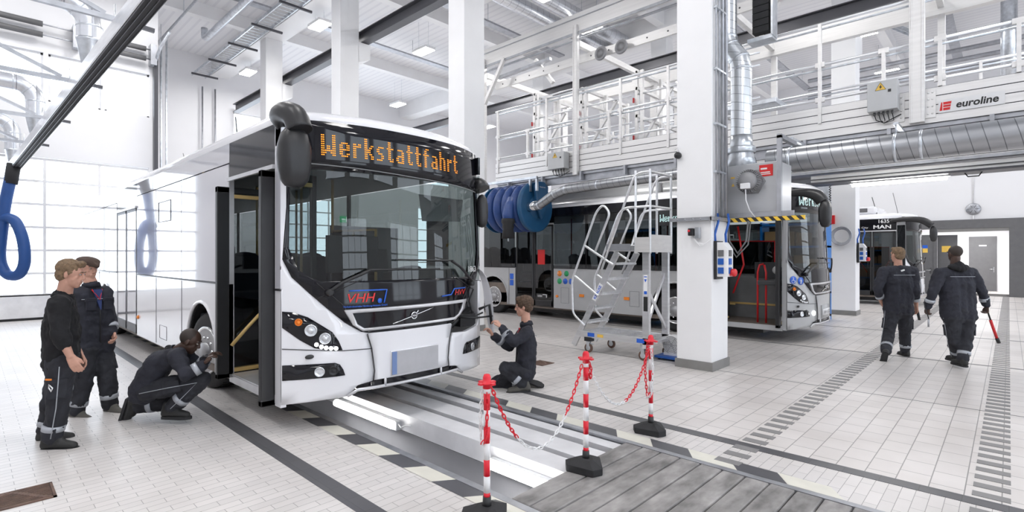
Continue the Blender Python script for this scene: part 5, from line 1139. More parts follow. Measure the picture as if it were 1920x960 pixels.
for y, s in ((YN_ - .03, -1), (YF_ + .03, 1)):
    rail_tube([(-5.36, y, .46), (-5.62, y, .66), (-5.64, y, 1.24), (-5.12, y, 2.44), (-4.98, y, 2.56), (-4.84, y, 2.40), (-5.14, y, 1.76)])
    rail_tube([(-5.58, y, 1.33), (-5.08, y, 1.0)], 'handrail_strut'); rail_tube([(-5.36, y, 1.86), (-4.78, y, 1.53)], 'handrail_strut')
    rail_tube([(-5.05, y, 1.36), (-4.40, y, 2.94), (-4.30, y, 3.02), (-4.10, y, 3.02)]); rail_tube([(-4.85, y, 1.86), (-4.66, y, 2.40), (-4.55, y, 2.47), (-4.10, y, 2.47)])
    rail_tube([(-4.36, y, 1.72), (-4.36, y, 3.06)], 'guard_post'); rail_tube([(-4.10, y, 1.72), (-4.10, y, 3.06)], 'guard_post')
rail_tube([(-4.10, YN_ - .03, 3.02), (-4.10, YF_ + .03, 3.02)]); rail_tube([(-4.10, YN_ - .03, 2.47), (-4.10, YF_ + .03, 2.47)])
for a, b in (((-4.17, YN_, 1.15), (-4.17, YF_, .45)), ((-4.2, YN_, .5), (-4.2, YF_, 1.4))):
    m = MB(); m.beam(a, b, .03, .05); m.build('cross_brace', 'alu', t)
for (x, y) in ((-5.30, YN_), (-5.25, YF_), (-4.25, YN_ + .02), (-4.16, YF_)):
    m = MB(); m.lathe([(.04, -.02), (.075, -.02), (.08, -.012), (.08, .012), (.075, .02), (.04, .02)], (x, y, .08), (0, 1, 0), 24); c_ = m.build('caster', 'rust', t)
    m = MB(); m.lathe([(.03, -.022), (.045, -.022), (.045, .022), (.03, .022)], (x, y, .08), (0, 1, 0), 16); m.box(x - .03, x + .03, y - .03, y - .025, .06, .2); m.box(x - .03, x + .03, y + .025, y + .03, .06, .2); m.box(x - .04, x + .04, y - .04, y + .04, .19, .26); m.box(x + .04, x + .1, y - .015, y + .015, .15, .165); m.build('fork', 'galv', c_)
m = MB(); m.box(-5.36, -5.22, YN_ - .05, YN_ + .05, .2, .27); m.build('foot_block', 'black', t)
m = MB(); q_ = lambda a, b: (-5.10 + a * .481 - b * .877, YN_ - .0245, 1.06 + a * .877 + b * .481); m.add([q_(-.16, -.042), q_(.16, -.042), q_(.16, .042), q_(-.16, .042)], [(0, 1, 2, 3)]); m.build('maker_label', 'wplast', t)
m = MB(); add_text(m, 'KRAUSE', .07, lambda a, b, d: (-5.12 + a * .48 + b * .0, YN_ - .026 - d, 1.02 + a * .875) if False else (-5.10 + a * .481 - b * .877, YN_ - .026, 1.06 + a * .877 + b * .481), 0, 0, width=.26, bold=.002); m.build('maker_lettering', 'btext', t)
m = MB(); m.box(-4.215, -4.145, YN_ - .034, YN_ - .031, 1.05, 1.38); lb_ = m.build('info_label', 'wplast', t)
m = MB(); m.add([(-4.205, YN_ - .036, 1.31), (-4.155, YN_ - .036, 1.31), (-4.18, YN_ - .036, 1.26)], [(0, 1, 2)]); m.box(-4.205, -4.155, YN_ - .036, YN_ - .035, 1.34, 1.355); m.box(-4.205, -4.155, YN_ - .036, YN_ - .035, 1.07, 1.12); m.build('info_print', 'btext', lb_)
m = MB(); m.box(-4.215, -4.145, YN_ - .034, YN_ - .031, .80, 1.03); m.build('type_label', 'ktext', t)
m = MB()
for x in (-5.30, -4.34): m.box(x, x + .14, YN_ - .034, YN_ - .031, .285, .35)
m.build('blue_sticker', 'btext', t)
m = MB(); m.box(-5.10, -4.98, YN_ - .034, YN_ - .031, .29, .34); m.build('yellow_sticker', 'yellow', t)
m = MB(); m.poly([[(-4.92, 1.77), (-4.45, 1.77), (-4.45, 1.88), (-4.92, 1.88)]], lambda a, b, d: (a, YN_ - .035, b)); m.build('checker_edge', 'galvd', t)
# blue dolly with a round drum lamp beside the ladder
t = thing('blue_dolly', 'flat blue dolly on the floor between ladder and white column', 'dolly', (-4.0, 8.0, 0))
m = MB(); m.box(-4.18, -3.72, 7.72, 8.15, .03, .07); m.build('deck', 'blue', t, bevel=.008)
for x in (-4.12, -3.78):
    for y in (7.78, 8.09): m = MB(); m.lathe([(.018, -.01), (.018, .01)], (x, y, .018), (0, 1, 0), 12); m.build('wheel', 'rubber', t)
t = thing('fan_heater', 'white round fan with grey grille on the blue dolly', 'fan', (-3.92, 8.0, .07))
m = MB(); m.lathe([(.15, 0), (.16, .03), (.16, .12), (.12, .16), (.001, .16)], (-3.95, 7.86, .24), (0, 1, 0), 28); m.box(-4.08, -3.8, 7.85, 8.05, .07, .11); m.build('housing', 'wplast', t)
m = MB()
for k in range(5): r_ = .03 + k * .027; m.tube([(-3.95 + r_ * math.cos(a * PI / 12), 7.855, .24 + r_ * math.sin(a * PI / 12)) for a in range(24)], .004, 5, closed=True)
for k in range(6): m.beam((-3.95, 7.855, .24), (-3.95 + .145 * math.cos(k * PI / 3), 7.855, .24 + .145 * math.sin(k * PI / 3)), .006, .006)
m.build('grille', 'galvd', t)
# floor drains
def drain(x0, x1, y0, y1, label):
    t = thing('floor_drain', label, 'drain', ((x0 + x1) / 2, (y0 + y1) / 2, 0))
    m = MB(); m.box(x0, x1, y0, y0 + .02, 0, .008); m.box(x0, x1, y1 - .02, y1, 0, .008); m.box(x0, x0 + .02, y0, y1, 0, .008); m.box(x1 - .02, x1, y0, y1, 0, .008); m.build('frame', 'rust', t)
    m = MB(); m.box(x0 + .02, x1 - .02, y0 + .02, y1 - .02, .0008, .0025); m.build('dark_opening', 'black', t)
    m = MB(); k = 0; x = x0 + .03
    while x < x1 - .02: m.box(x, x + .012, y0 + .015, y1 - .015, .002, .008); x += .024
    pts = []
    yy = y0 + .02
    while yy < y1 - .02: pts.append(((x0 + x1) / 2 + (x1 - x0) * .40 * math.sin((yy - y0) * 14), yy, .006)); yy += .02
    for i in range(len(pts) - 1): m.beam(pts[i], pts[i + 1], .03, .006)
    m.build('grating', 'rust', t)
drain(-5.13, -4.80, -.60, .43, 'rusty cast iron drain grating in the floor at the near left corner')
drain(-5.45, -5.15, 6.05, 6.35, 'small brown drain grating in the floor behind the kneeling worker')

# ---------------------------------------------------------------- overhead exhaust rail on the left
def rp(X): u = (X + 6.87) / -11.43; return Vector((X, 1.36 - .61 * u, 4.5 - .65 * u))
t = thing('exhaust_rail', 'long aluminium exhaust extraction rail crossing the upper left corner', 'rail', tuple(rp(-9)))
m = MB(); m.beam(rp(-18.4), rp(-1.0), .19, .20); m.build('profile', 'alu', t, bevel=.01)
m = MB(); dn = Vector((0, 0, .105))
m.beam(rp(-18.4) - dn, rp(-1.0) - dn, .17, .02); m.build('rubber_lips', 'rubber', t)
m = MB()
for off in (-.08, -.03, .03, .08): m.beam(rp(-18.4) - Vector((0, off, .118)), rp(-1) - Vector((0, off, .118)), .008, .01)
m.build('lip_edge', 'dgrey', t)
m = MB(); m.beam(rp(-18.4) + Vector((0, .09, .085)), rp(-1) + Vector((0, .09, .085)), .03, .03); m.build('top_edge', 'galv', t)
for i, X in enumerate((-8.2, -11.0, -13.6, -16.0)):
    p = rp(X); t = thing('rail_bracket', 'grey triangular steel bracket holding the exhaust rail, %s' % ('nearest one at the top edge', 'second from the near end', 'third from the near end', 'farthest from the camera')[i], 'bracket', tuple(p), group='brackets of the exhaust rail')
    m = MB(); a = p + Vector((0, .12, .26)); b = Vector((X, YN, a.z)); m.beam(a, b, .06, .06); m.build('chord', 'galvd', t)
    m = MB(); m.beam(p + Vector((0, -.1, .3)), (X, YN, a.z + 2.2), .05, .05); m.build('diagonal', 'galvd', t)
    m = MB(); m.beam((X, p.y + .12, a.z), (X, p.y + .42, a.z - .02), .05, .05); m.build('end_stub', 'dgrey', t)
    for y in (.04,): m = MB(); m.tube([p + Vector((0, 0, .06)), p + Vector((0, 0, .45))], .012, 6); m.build('threaded_rod', 'galv', t)
for i, (X, zt, lab) in enumerate(((-9.6, 5.30, 'shiny curved exhaust duct dropping onto the rail near the top left corner'), (-14.4, 5.15, 'shiny curved exhaust duct dropping onto the rail, middle one'), (-17.9, 5.05, 'shiny curved exhaust duct dropping onto the rail next to the gate wall'))):
    p = rp(X); y = p.y; r = .155; pts = [(X, y, p.z + .42), (X, y, zt - .32)]
    for k in range(1, 7): a = PI / 2 * k / 6; pts.append((X, y - .34 * (1 - math.cos(a)), zt - .32 + .34 * math.sin(a)))
    pts += [(X, YN + .02, zt + .02)]
    t = thing('exhaust_duct', lab, 'duct', tuple(p)); m = MB(); m.tube(pts, r, 24, caps=False); m.build('pipe', 'spiraly', t)
    m = MB(); m.lathe([(.05, 0.06), (.10, .12), (r, .42), (r * 1.04, .43), (r * 1.04, .46)], p, (0, 0, 1), 24); m.build('funnel', 'galv', t)
    for q in (1, 4, 7): m = MB(); d = (Vector(pts[min(q + 1, len(pts) - 1)]) - Vector(pts[q - 1])).normalized(); m.lathe([(r, -.012), (r * 1.04, -.008), (r * 1.04, .008), (r, .012)], pts[q], d, 24); m.build('joint_ring', 'galv', t)
# hanging blue exhaust hose
t = thing('exhaust_hose', 'blue exhaust hose hanging in a loop from the far end of the rail', 'hose', (-17.2, .6, 1.2))
m = MB(); m.tube(sm_path([(-17.2, .74, 3.78), (-17.2, .60, 2.9), (-17.19, .56, 2.4), (-17.25, .50, 1.6), (-17.15, .62, 1.22), (-16.94, .83, 1.2), (-16.81, .94, 1.5), (-16.84, .91, 2.06), (-16.96, .79, 2.5), (-17.1, .66, 2.6), (-17.25, .50, 2.5)], .3, 8), .115, 14); m.build('hose', 'hosev', t)
m = MB(); m.tube([(-17.2, .70, 3.4), (-17.2, .76, 3.88)], .13, 14); m.build('collar', 'rubber', t)
# door shafts with springs above the gate, guide pipe
t = thing('gate_spring_shaft', 'two grey door spring shafts above the upper windows of the gate wall', 'door shaft', (-18.4, 1.5, 7.5))
for dz in (0, .28):
    for (a, b) in ((-1.2, 1.35), (2.6, 3.6)):
        m = MB(); m.tube([(-18.28, a, 7.75 - dz), (-18.28, b, 7.75 - dz)], .075, 12); m.build('spring', 'grey', t)
    m = MB(); m.tube([(-18.28, -1.5, 7.75 - dz), (-18.28, 3.8, 7.75 - dz)], .02, 8); m.build('shaft', 'galvd', t)
for a_, b_ in ((1.95, 2.1), (3.7, 3.85)): m = MB(); m.box(-18.45, -18.15, a_, b_, 7.3, 7.9); m.build('bearing_plate', 'galvd', t)
t = thing('gate_guide_rail', 'dark vertical guide rail of the big gate standing behind the bus roof', 'guide rail', (-18.3, 3.84, 0))
m = MB(); m.box(-18.42, -18.25, 3.80, 3.90, 0, 7.6); m.build('rail', 'dgrey', t)
for y in (3.98, 4.12): m = MB(); m.tube([(-18.3, y, 0), (-18.3, y, 8.2)], .03, 8); m.build('pipe', 'galv', t)
m = MB(); m.tube([(-18.3, 3.8, 7.3), (-18.0, 3.9, 7.8), (-17.4, 4.0, 8.1)], .04, 8); m.build('cable_pipe', 'galv', t)
t = thing('rainwater_pipe', 'thin grey pipes running down the white rear wall left of the columns', 'pipe', (-25, 7, 0))
for y in (7.0, 7.5): m = MB(); m.tube([(-25.2, y, 0), (-25.2, y, 9)], .035, 8); m.build('pipe', 'galvd', t)
# wire cable tray, pipes and ducts under the ceiling
t = thing('cable_tray', 'galvanised wire cable tray running under the ceiling above the near columns', 'cable tray', (-15, 6.9, 9.3))
for y in (6.55, 7.05):
    m = MB(); m.beam((-25, y, 9.36), (6, y, 9.36), .03, .10); m.build('side_rail', 'galv', t)
m = MB(); x = -24.8
while x < 2: m.beam((x, 6.55, 9.32), (x, 7.05, 9.32), .02, .012); x += .25
m.build('cross_wires', 'galv', t)['kind'] = 'stuff'
for k in range(10):
    x = -24.5 + k * 2.2; m = MB(); m.beam((x, 6.4, 9.27), (x, 7.4, 9.27), .06, .07); m.build('support_arm', 'dgrey', t)
t = thing('ceiling_pipe', 'short shiny pipe with an elbow beside the cable tray under the ceiling', 'pipe', (-18, 5.9, 9.4))
m = MB(); m.tube(sm_path([(-21, 5.9, 9.9), (-21, 5.9, 9.5), (-15.5, 5.9, 9.5), (-15.2, 6.6, 9.6)], .3), .11, 12); m.build('pipe', 'galv', t)
t = thing('ceiling_pipe', 'thin long sprinkler pipe under the ceiling left of the cable tray', 'pipe', (-18, 5, 9.8))
m = MB(); m.tube([(-24, 5.0, 9.8), (4, 5.0, 9.8)], .04, 8); m.build('pipe', 'galv', t)
for k in range(8): x = -23 + 3 * k; m = MB(); m.tube([(x, 5, 9.8), (x, 5, 10.38)], .012, 6); m.build('hanger', 'galv', t)
for i, x in enumerate((-11.4, -10.5)):
    t = thing('ceiling_duct', 'thick grey spiral duct crossing under the ceiling at the top centre, %s one' % ('left', 'right')[i], 'duct', (x, 12, 9.8))
    m = MB(); m.tube([(x, 8.1, 9.75), (x, 17.1, 9.75)], .24, 20, caps=False); m.build('pipe', 'spiraly', t)
for i, (x, y0, y1) in enumerate(((-17.4, 8.3, 16.5), (-13.0, 8.3, 16.5), (-6.5, 8.3, 16.5), (-17.4, -3, 6.8), (-7, 18, 28), (-1.5, 18, 28))):
    t = thing('ceiling_heater', 'long slim grey radiant ceiling strip hanging on rods under the white ceiling', 'ceiling strip', (x, (y0 + y1) / 2, 9.7), group='radiant ceiling strips')
    m = MB(); m.box(x - .15, x + .15, y0, y1, 9.68, 9.74); m.build('strip', 'galvd', t)
    for y in (y0 + 1, (y0 + y1) / 2, y1 - 1): m = MB(); m.tube([(x, y, 9.74), (x, y, 10.38)], .01, 6); m.build('rod', 'galv', t)
t = thing('wall_duct', 'bundle of pipes and a perforated tray rising behind the upper right platform rails', 'cable tray', (-3.0, 18.3, 8.6))
m = MB()
for y in (0, .35): m.beam((-3.9, 18.6 + y, 9.6), (-1.8, 18.6 + y, 7.9), .05, .1)
for k in range(22): u = k / 21; m.beam((-3.9 + 2.1 * u, 18.6, 9.6 - 1.7 * u), (-3.9 + 2.1 * u, 18.95, 9.6 - 1.7 * u), .05, .02)
m.build('tray', 'galv', t)
for k in range(3): m = MB(); m.tube([(-6, 24, 8.2 + .35 * k), (6, 24, 8.2 + .35 * k)], .08, 10); m.build('pipe', 'galvd', t)
for i, x in enumerate((-2.3, .0, 1.6)):
    t = thing('drop_duct', 'short grey duct stub hanging down behind the platform railing at the upper right, %s' % ('left one', 'middle one', 'right one')[i], 'duct', (x, 23, 7.6))
    m = MB(); m.tube([(x, 22.6, 7.3), (x, 22.6, 10.42)], .2, 16); m.build('pipe', 'galv', t)
# wall clock-like fan above the opening, exit signs
t = thing('round_wall_unit', 'round grey slotted loudspeaker on the white wall above the grey opening', 'loudspeaker', (-1.1, YF, 3.6))
m = MB(); m.lathe([(.24, 0), (.25, .03), (.23, .08), (.12, .09), (.001, .09)], (-1.1, YF - .001, 3.68), (0, -1, 0), 28); m.build('body', 'galvd', t)
m = MB()
for k in range(6): a = k * PI / 3; m.beam((-1.1 + .06 * math.cos(a), YF - .095, 3.68 + .06 * math.sin(a)), (-1.1 + .2 * math.cos(a), YF - .095, 3.68 + .2 * math.sin(a)), .03, .01)
m.build('slots', 'black', t)
m = MB(); m.tube([(-1.1, YF - .04, 3.9), (-1.1, YF - .04, 6.5)], .02, 6); m.tube([(-1.1, YF - .04, 3.4), (-1.1, YF - .04, 3.0)], .03, 6); m.box(-1.18, -1.02, YF - .1, YF - .001, 2.98, 3.06); m.build('conduit', 'wplast', t)
# workshop furniture seen through the buses: blue shelving behind the silver bus
for i, (x0, x1, y) in enumerate(((-5.0, -3.4, 15.2), (-10.2, -8.4, 15.4))):
    t = thing('blue_shelf', ('blue shelf with cartons seen through the open door of the silver bus', 'blue shelf with cartons seen through the windows of the silver bus')[i], 'shelf', ((x0 + x1) / 2, y, 0))
    for x in (x0, x1 - .05):
        m = MB(); m.box(x, x + .05, y, y + .6, 0, 2.6); m.build('side_panel', 'shelfb', t)
    for z in (.1, .7, 1.3, 1.9, 2.5): m = MB(); m.box(x0, x1, y, y + .6, z, z + .05); m.build('shelf_board', 'shelfb', t)
    R = random.Random(i)
    for z in (.75, 1.35, 1.95):
        x = x0 + .1
        while x < x1 - .4:
            w_ = R.uniform(.22, .38); h = R.uniform(.2, .4)
            o = MB().box(x, x + w_, y + .05, y + .5, z, z + h).build('carton', 'carton', None, bevel=.005); tag(o, 'brown cardboard carton standing on a blue shelf behind the silver bus', 'carton', 'cartons on the blue shelves'); x += w_ + .04
def exit_sign(x, y, z, lab, ax='Y'):
    t = thing('exit_sign', lab, 'exit sign', (x, y, z))
    m = MB(); m.box(x - .02, x + .02, y - .16, y + .16, z - .09, z + .09); m.build('face', 'green', t)
    m = MB(); m.box(x + .021, x + .024, y + .02, y + .14, z - .07, z + .07); m.beam((x + .023, y - .02, z), (x + .023, y - .12, z), .004, .02); m.build('pictogram', 'wsign', t)
    m = MB(); m.box(x + .0245, x + .026, y + .045, y + .1, z - .06, z + .05); m.build('figure', 'green', t)
exit_sign(-14.0, 7.6, 2.75, 'green exit sign on the column seen through the windscreen')
# ---------------------------------------------------------------- people (local frame: x to the right of the photo, y away from the camera, z up)
YAW = math.atan2(FW, FR)
def pj(u0, v0, D0):
    z0 = 0.0
    def f(u, v, dd=0.0):
        D = D0 + dd; return Vector((((u - 960) * D - (u0 - 960) * D0) / 975, dd, max(0.0, 1.68 - (v - 480) * D / 975)))
    R_ = (u0 - 960) * D0 / 975; return f, (FR * R_ - FW * D0, FW * R_ + FR * D0, 0)
def remesh(o, vox, smooth=4, noise_s=0.0, nscale=.12):
    r = o.modifiers.new('remesh', 'REMESH'); r.mode = 'VOXEL'; r.voxel_size = vox; r.use_smooth_shade = True
    if smooth: s = o.modifiers.new('smooth', 'SMOOTH'); s.iterations = smooth; s.factor = .5
    if noise_s:
        tx = bpy.data.textures.new('folds', 'CLOUDS'); tx.noise_scale = nscale; tx.noise_depth = 2
        d = o.modifiers.new('folds', 'DISPLACE'); d.texture = tx; d.strength = noise_s; d.mid_level = .5; d.texture_coords = 'LOCAL'
    return o
def limb(m, pts, rs):
    for i in range(len(pts) - 1): m.capsule(pts[i], pts[i + 1], rs[i], rs[i + 1])
def frame(d, up=Vector((0, 0, 1))):
    d = d.normalized(); s = up.cross(d); s = s.normalized() if s.length > 1e-3 else Vector((1, 0, 0)); return d, s, d.cross(s)
def hand(m, wr, d, palm_n, curl=.5, side=1, k=1.0):
    """d = direction of the hand, palm_n = where the palm faces, side = +1 thumb on cross(d,n)"""
    d = d.normalized(); n = (palm_n - d * palm_n.dot(d)).normalized(); s = d.cross(n) * side
    a = wr + d * .01 * k; 
    for q in (-.026, -.009, .009, .026): m.capsule(a + s * q * .7, a + d * .075 * k + s * q, .017 * k, .0145 * k, 8)
    for q, L in ((.030, .070), (.010, .080), (-.010, .074), (-.029, .058)):
        p = a + d * .078 * k + s * q; c1 = curl; v1 = (d * math.cos(c1) + n * math.sin(c1)); p1 = p + v1 * L * .5 * k; v2 = (d * math.cos(c1 * 2.1) + n * math.sin(c1 * 2.1)); p2 = p1 + v2 * L * .32 * k
        v3 = (d * math.cos(c1 * 2.9) + n * math.sin(c1 * 2.9)); p3 = p2 + v3 * L * .25 * k
        m.capsule(p, p1, .0100, .0092, 8); m.capsule(p1, p2, .0092, .0085, 8); m.capsule(p2, p3, .0085, .0075, 8)
    t0 = a + d * .018 * k + s * .028; t1 = t0 + (d * .8 + s * .45 + n * .3).normalized() * .042 * k; t2 = t1 + (d * .9 + s * .05 + n * .35).normalized() * .034 * k
    m.capsule(t0, t1, .014, .0115, 8); m.capsule(t1, t2, .0112, .009, 8)
def shoe(par, ank, d, mt, up=None, L=.27, name='shoe'):
    d = Vector(d).normalized(); up = Vector(up or (0, 0, 1)); up = (up - d * up.dot(d)).normalized(); s = d.cross(up)
    heel = ank - d * .06 - up * .075; q = lambda a, b, c: heel + d * a + s * b + up * c
    m = MB(); out = [(-.02, 0), (-.005, .035), (.06, .042), (.14, .046), (.20, .052), (.25, .042), (.285, .015), (.285, -.015), (.25, -.040), (.20, -.048), (.14, -.040), (.06, -.038), (-.005, -.033)]
    m.poly([out], lambda a, b, dd: q(a, b, .012 - dd), thick=.028, smooth=False); so = m.build('shoe_sole', 'rubber', None, local=True, bevel=.004)
    m = MB(); m.capsule(q(.02, 0, .045), q(.12, 0, .05), .043, .046); m.capsule(q(.12, 0, .045), q(.235, 0, .025), .046, .036); m.capsule(q(.02, 0, .04), q(.045, 0, .12), .045, .05); m.capsule(q(.05, 0, .1), q(.13, 0, .07), .045, .04)
    o = remesh(m.build(name, mt, par, local=True), .007, 3); so.parent = o; 
    m = MB()
    for k in range(4): m.tube([q(.10 + k * .03, -.028, .09 - k * .012), q(.115 + k * .03, 0, .102 - k * .014), q(.10 + k * .03, .028, .09 - k * .012)], .004, 5)
    m.build('laces', 'dgrey', o, local=True)
def band(par, a, b, u, r, w=.045, mt='reflect', nm='reflective_band'):
    a, b = Vector(a), Vector(b); d = (b - a).normalized(); m = MB(); m.lathe([(r * .99, -w / 2), (r * 1.03, -w / 2), (r * 1.03, w / 2), (r * .99, w / 2)], a.lerp(b, u), d, 24); m.build(nm, mt, par, local=True)
def person(label, u0, v0, D0, J, face, skin, hair, top, bottom, shoes, hairstyle='short', sleeves=1.0, bulk=1.0, hands=(.5, .5), palm=None, toes=None, hood=False, bands_on=True, hdir=None, group=None, hk=1.0):
    f, loc = pj(u0, v0, D0); j = {k: f(*v) for k, v in J.items()}
    root = thing('person', label, 'person', loc, YAW); Bd = lambda m, n, mt, par=None, **k: m.build(n, mt, par or root, local=True, **k)
    face = Vector(face).normalized(); up = Vector((0, 0, 1)); 
    hs = face.cross(up).normalized(); hu = hs.cross(face).normalized(); hc = j['head']
    H_ = lambda a, b, c: hc + face * a + hs * b + hu * c
    # body, one continuous surface: head, neck, trunk, arms, hands, legs
    m = MB(); RH = Matrix((face, hs, hu)).transposed()
    m.ell(H_(-.012, 0, .03), (.098 * hk, .077 * hk, .092 * hk), 20, 14, RH); m.ell(H_(.022, 0, -.045), (.068 * hk, .056 * hk, .072 * hk), 16, 12, RH); m.capsule(H_(.055, 0, -.09), H_(.06, 0, -.082), .028, .028)
    m.capsule(H_(.080, 0, .022), H_(.101, 0, -.022), .009, .013); m.capsule(H_(.093, -.010, -.028), H_(.093, .010, -.028), .010, .010)
    m.capsule(H_(.078, -.035, .032), H_(.078, .035, .032), .011, .011); m.capsule(H_(.082, -.02, -.058), H_(.082, .02, -.058), .010, .010); m.capsule(H_(.078, -.017, -.07), H_(.078, .017, -.07), .010, .010)
    for s in (-1, 1): m.ell(H_(-.005, s * .078, -.005), (.018, .010, .032), 10, 8, RH); m.capsule(H_(.055, s * .034, -.018), H_(.035, s * .038, -.045), .018, .020)
    m.capsule(H_(-.02, 0, -.06), j['neck'], .056, .060); m.capsule(j['neck'], j['chest'], .055, .08)
    shm = (j['shL'] + j['shR']) / 2
    m.capsule(j['shL'].lerp(shm, .25), j['shR'].lerp(shm, .25), .05, .05); m.capsule(j['chest'], j['pelvis'], .08, .08); m.capsule(j['hipL'], j['hipR'], .09, .09)
    for s in 'LR':
        limb(m, [j['sh' + s], j['el' + s], j['wr' + s]], [.052, .042, .028]); limb(m, [j['hip' + s], j['kn' + s], j['an' + s]], [.082, .056, .038])
        d = (j['wr' + s] - j['el' + s]).normalized(); hd = (hdir or {}).get(s); d = Vector(hd).normalized() if hd else d
        pn = Vector((palm or {}).get(s, (0, .3, -1) if abs(d.z) < .7 else (-face.x * .3 + (.0), 0.6 if s == 'R' else -.6, 0)))
        hand(m, j['wr' + s], d, pn, hands[0 if s == 'L' else 1], 1 if (pn.cross(d).z if abs(d.z) < .7 else (d.cross(pn).dot(face))) * 1 > 0 else -1)
    b = remesh(Bd(m, 'body', skin), .0055, 2)
    # eyes and brows
    for s in (-1, 1):
        m = MB(); m.ell(H_(.079, s * .032, .012), (.0095, .010, .0062), 12, 8, RH); e = Bd(m, 'eye', 'eyew'); m = MB(); m.ell(H_(.0875, s * .032, .012), (.003, .0045, .0045), 8, 6, RH); Bd(m, 'iris', 'black', e)
        m = MB(); m.capsule(H_(.089, s * .018, .034), H_(.082, s * .05, .036), .005, .004, 8); Bd(m, 'eyebrow', hair if hairstyle != 'bald' else 'black')
    m = MB()
    if hairstyle in ('short', 'full'):
        k = 1.0 if hairstyle == 'short' else 1.12
        m.ell(H_(-.028, 0, .048), (.102 * k, .085 * k, .088 * k), 20, 12, RH); m.ell(H_(-.055, 0, -.01), (.062 * k, .080 * k, .075), 16, 10, RH); m.capsule(H_(.05, -.03, .10), H_(.05, .03, .10), .03 * k, .03 * k)
        for s in (-1, 1): m.capsule(H_(.01, s * .074, .04), H_(.012, s * .076, .0), .014, .008)
        remesh(Bd(m, 'hair', hair), .006, 2, .014, .02)
    elif hairstyle == 'cap':
        m.ell(H_(-.02, 0, .075), (.125, .098, .048), 20, 12, RH); m.ell(H_(-.055, 0, .035), (.082, .09, .06), 16, 10, RH); m.capsule(H_(.06, -.03, .07), H_(.13, 0, .045), .035, .022); m.capsule(H_(.06, .03, .07), H_(.13, 0, .045), .035, .022); remesh(Bd(m, 'flat_cap', 'cap'), .007, 3)
        m = MB(); m.ell(H_(-.06, 0, -.015), (.055, .078, .06), 14, 10, RH); remesh(Bd(m, 'hair', hair), .007, 2)
    else:
        m.ell(H_(-.022, 0, .036), (.096, .080, .090), 20, 12, RH); remesh(Bd(m, 'hair', 'hair_stub'), .007, 2)
    # jacket / sweatshirt
    m = MB(); bk = bulk
    cs = [j['shL'].lerp(shm, .18), j['shR'].lerp(shm, .18)]; side = (j['shR'] - j['shL']).normalized()
    pe = j['pelvis']; hipw = .085 * bk
    m.capsule(cs[0], cs[1], .082 * bk, .082 * bk)
    for q in (-1, 0, 1):
        a = j['chest'] + side * q * .085 * bk; c = pe + side * q * hipw
        m.capsule(shm + side * q * .10 + (j['chest'] - shm) * .25, a, .095 * bk, .118 * bk); m.capsule(a, c, .118 * bk, .120 * bk); m.capsule(c, c + (j['hipL'] + j['hipR'] - pe * 2) * .22 - Vector((0, 0, .01)), .120 * bk, .128 * bk)
    m.capsule(j['neck'] - (j['head'] - j['neck']).normalized() * .02, shm, .068, .085)
    for s in 'LR':
        e = j['el' + s]; w_ = e.lerp(j['wr' + s], .92 if sleeves >= 1 else sleeves)
        limb(m, [j['sh' + s], e, w_], [.078 * bk, .066, .052] if sleeves >= 1 else [.078 * bk, .068, .062])
    jk = remesh(Bd(m, 'jacket' if top == 'navy' else 'sweatshirt', top), .010, 3, .036, .085)
    m = MB(); nk = j['neck']; nd = (j['head'] - nk).normalized(); m.lathe([(.086, -.05), (.080, -.012), (.072, .0), (.065, -.004), (.065, -.04)], nk + nd * .0, nd, 24); Bd(m, 'collar', top, jk)
    if hood:
        m = MB(); bdir = -face; bdir.z = 0; bdir.normalize()
        for a in range(-3, 4): an = a * .42; p = nk + (bdir * math.cos(an) + side * math.sin(an)) * .085 + Vector((0, 0, .03 - .02 * abs(a))); q2 = nk + (bdir * math.cos(an * .8) + side * math.sin(an * .8)) * .125 + Vector((0, 0, -.03 - .03 * (3 - abs(a)) / 3)); m.capsule(p, q2, .035, .042)
        remesh(Bd(m, 'hood', 'blackc', jk), .009, 3, .012, .05)
    # trousers
    m = MB(); m.capsule(j['hipL'], j['hipR'], .112 * bk, .112 * bk); m.capsule(pe, (j['hipL'] + j['hipR']) / 2, .125 * bk, .11 * bk)
    for s in 'LR':
        k_, a_ = j['kn' + s], j['an' + s]; limb(m, [j['hip' + s], k_, k_.lerp(a_, .88)], [.112, .084, .076])
    tr = remesh(Bd(m, 'trousers', bottom), .010, 3, .040, .09)
    if bands_on:
        for s in 'LR':
            k_, a_ = j['kn' + s], j['an' + s]; band(tr, k_, a_, .62, .081, .05)
            if top == 'navy': e, w_ = j['el' + s], j['wr' + s]; band(jk, e, w_, .55, .063, .05)
    fr = Vector((face.x, face.y, 0)).normalized()
    if top == 'navy':
        for sg, nm in ((-1, 'back_piping'), (1, 'chest_piping')):
            m = MB(); m.tube([shm + side * q * .155 * bk + (j['chest'] - shm) * .30 + fr * sg * (.108 + .014 * (1 - q * q)) * bk for q in [x / 6 for x in range(-6, 7)]], .0035, 6); Bd(m, nm, 'reflect', jk)
        m = MB(); m.tube([shm + fr * .09 * bk + (j['chest'] - shm) * .1, j['chest'] + fr * .128 * bk, pe + fr * .13 * bk], .006, 6); Bd(m, 'zip', 'black', jk)
        for q in (-1, 1):
            c = j['chest'].lerp(shm, .35) + side * q * .085 + fr * .122 * bk; R_ = Matrix((side, fr, side.cross(fr))).transposed()
            m = MB(); m.obox(c, (.10, .016, .12), R_); m.obox(c + Vector((0, 0, .05)), (.11, .022, .035), R_); Bd(m, 'chest_pocket', top, jk, bevel=.006)
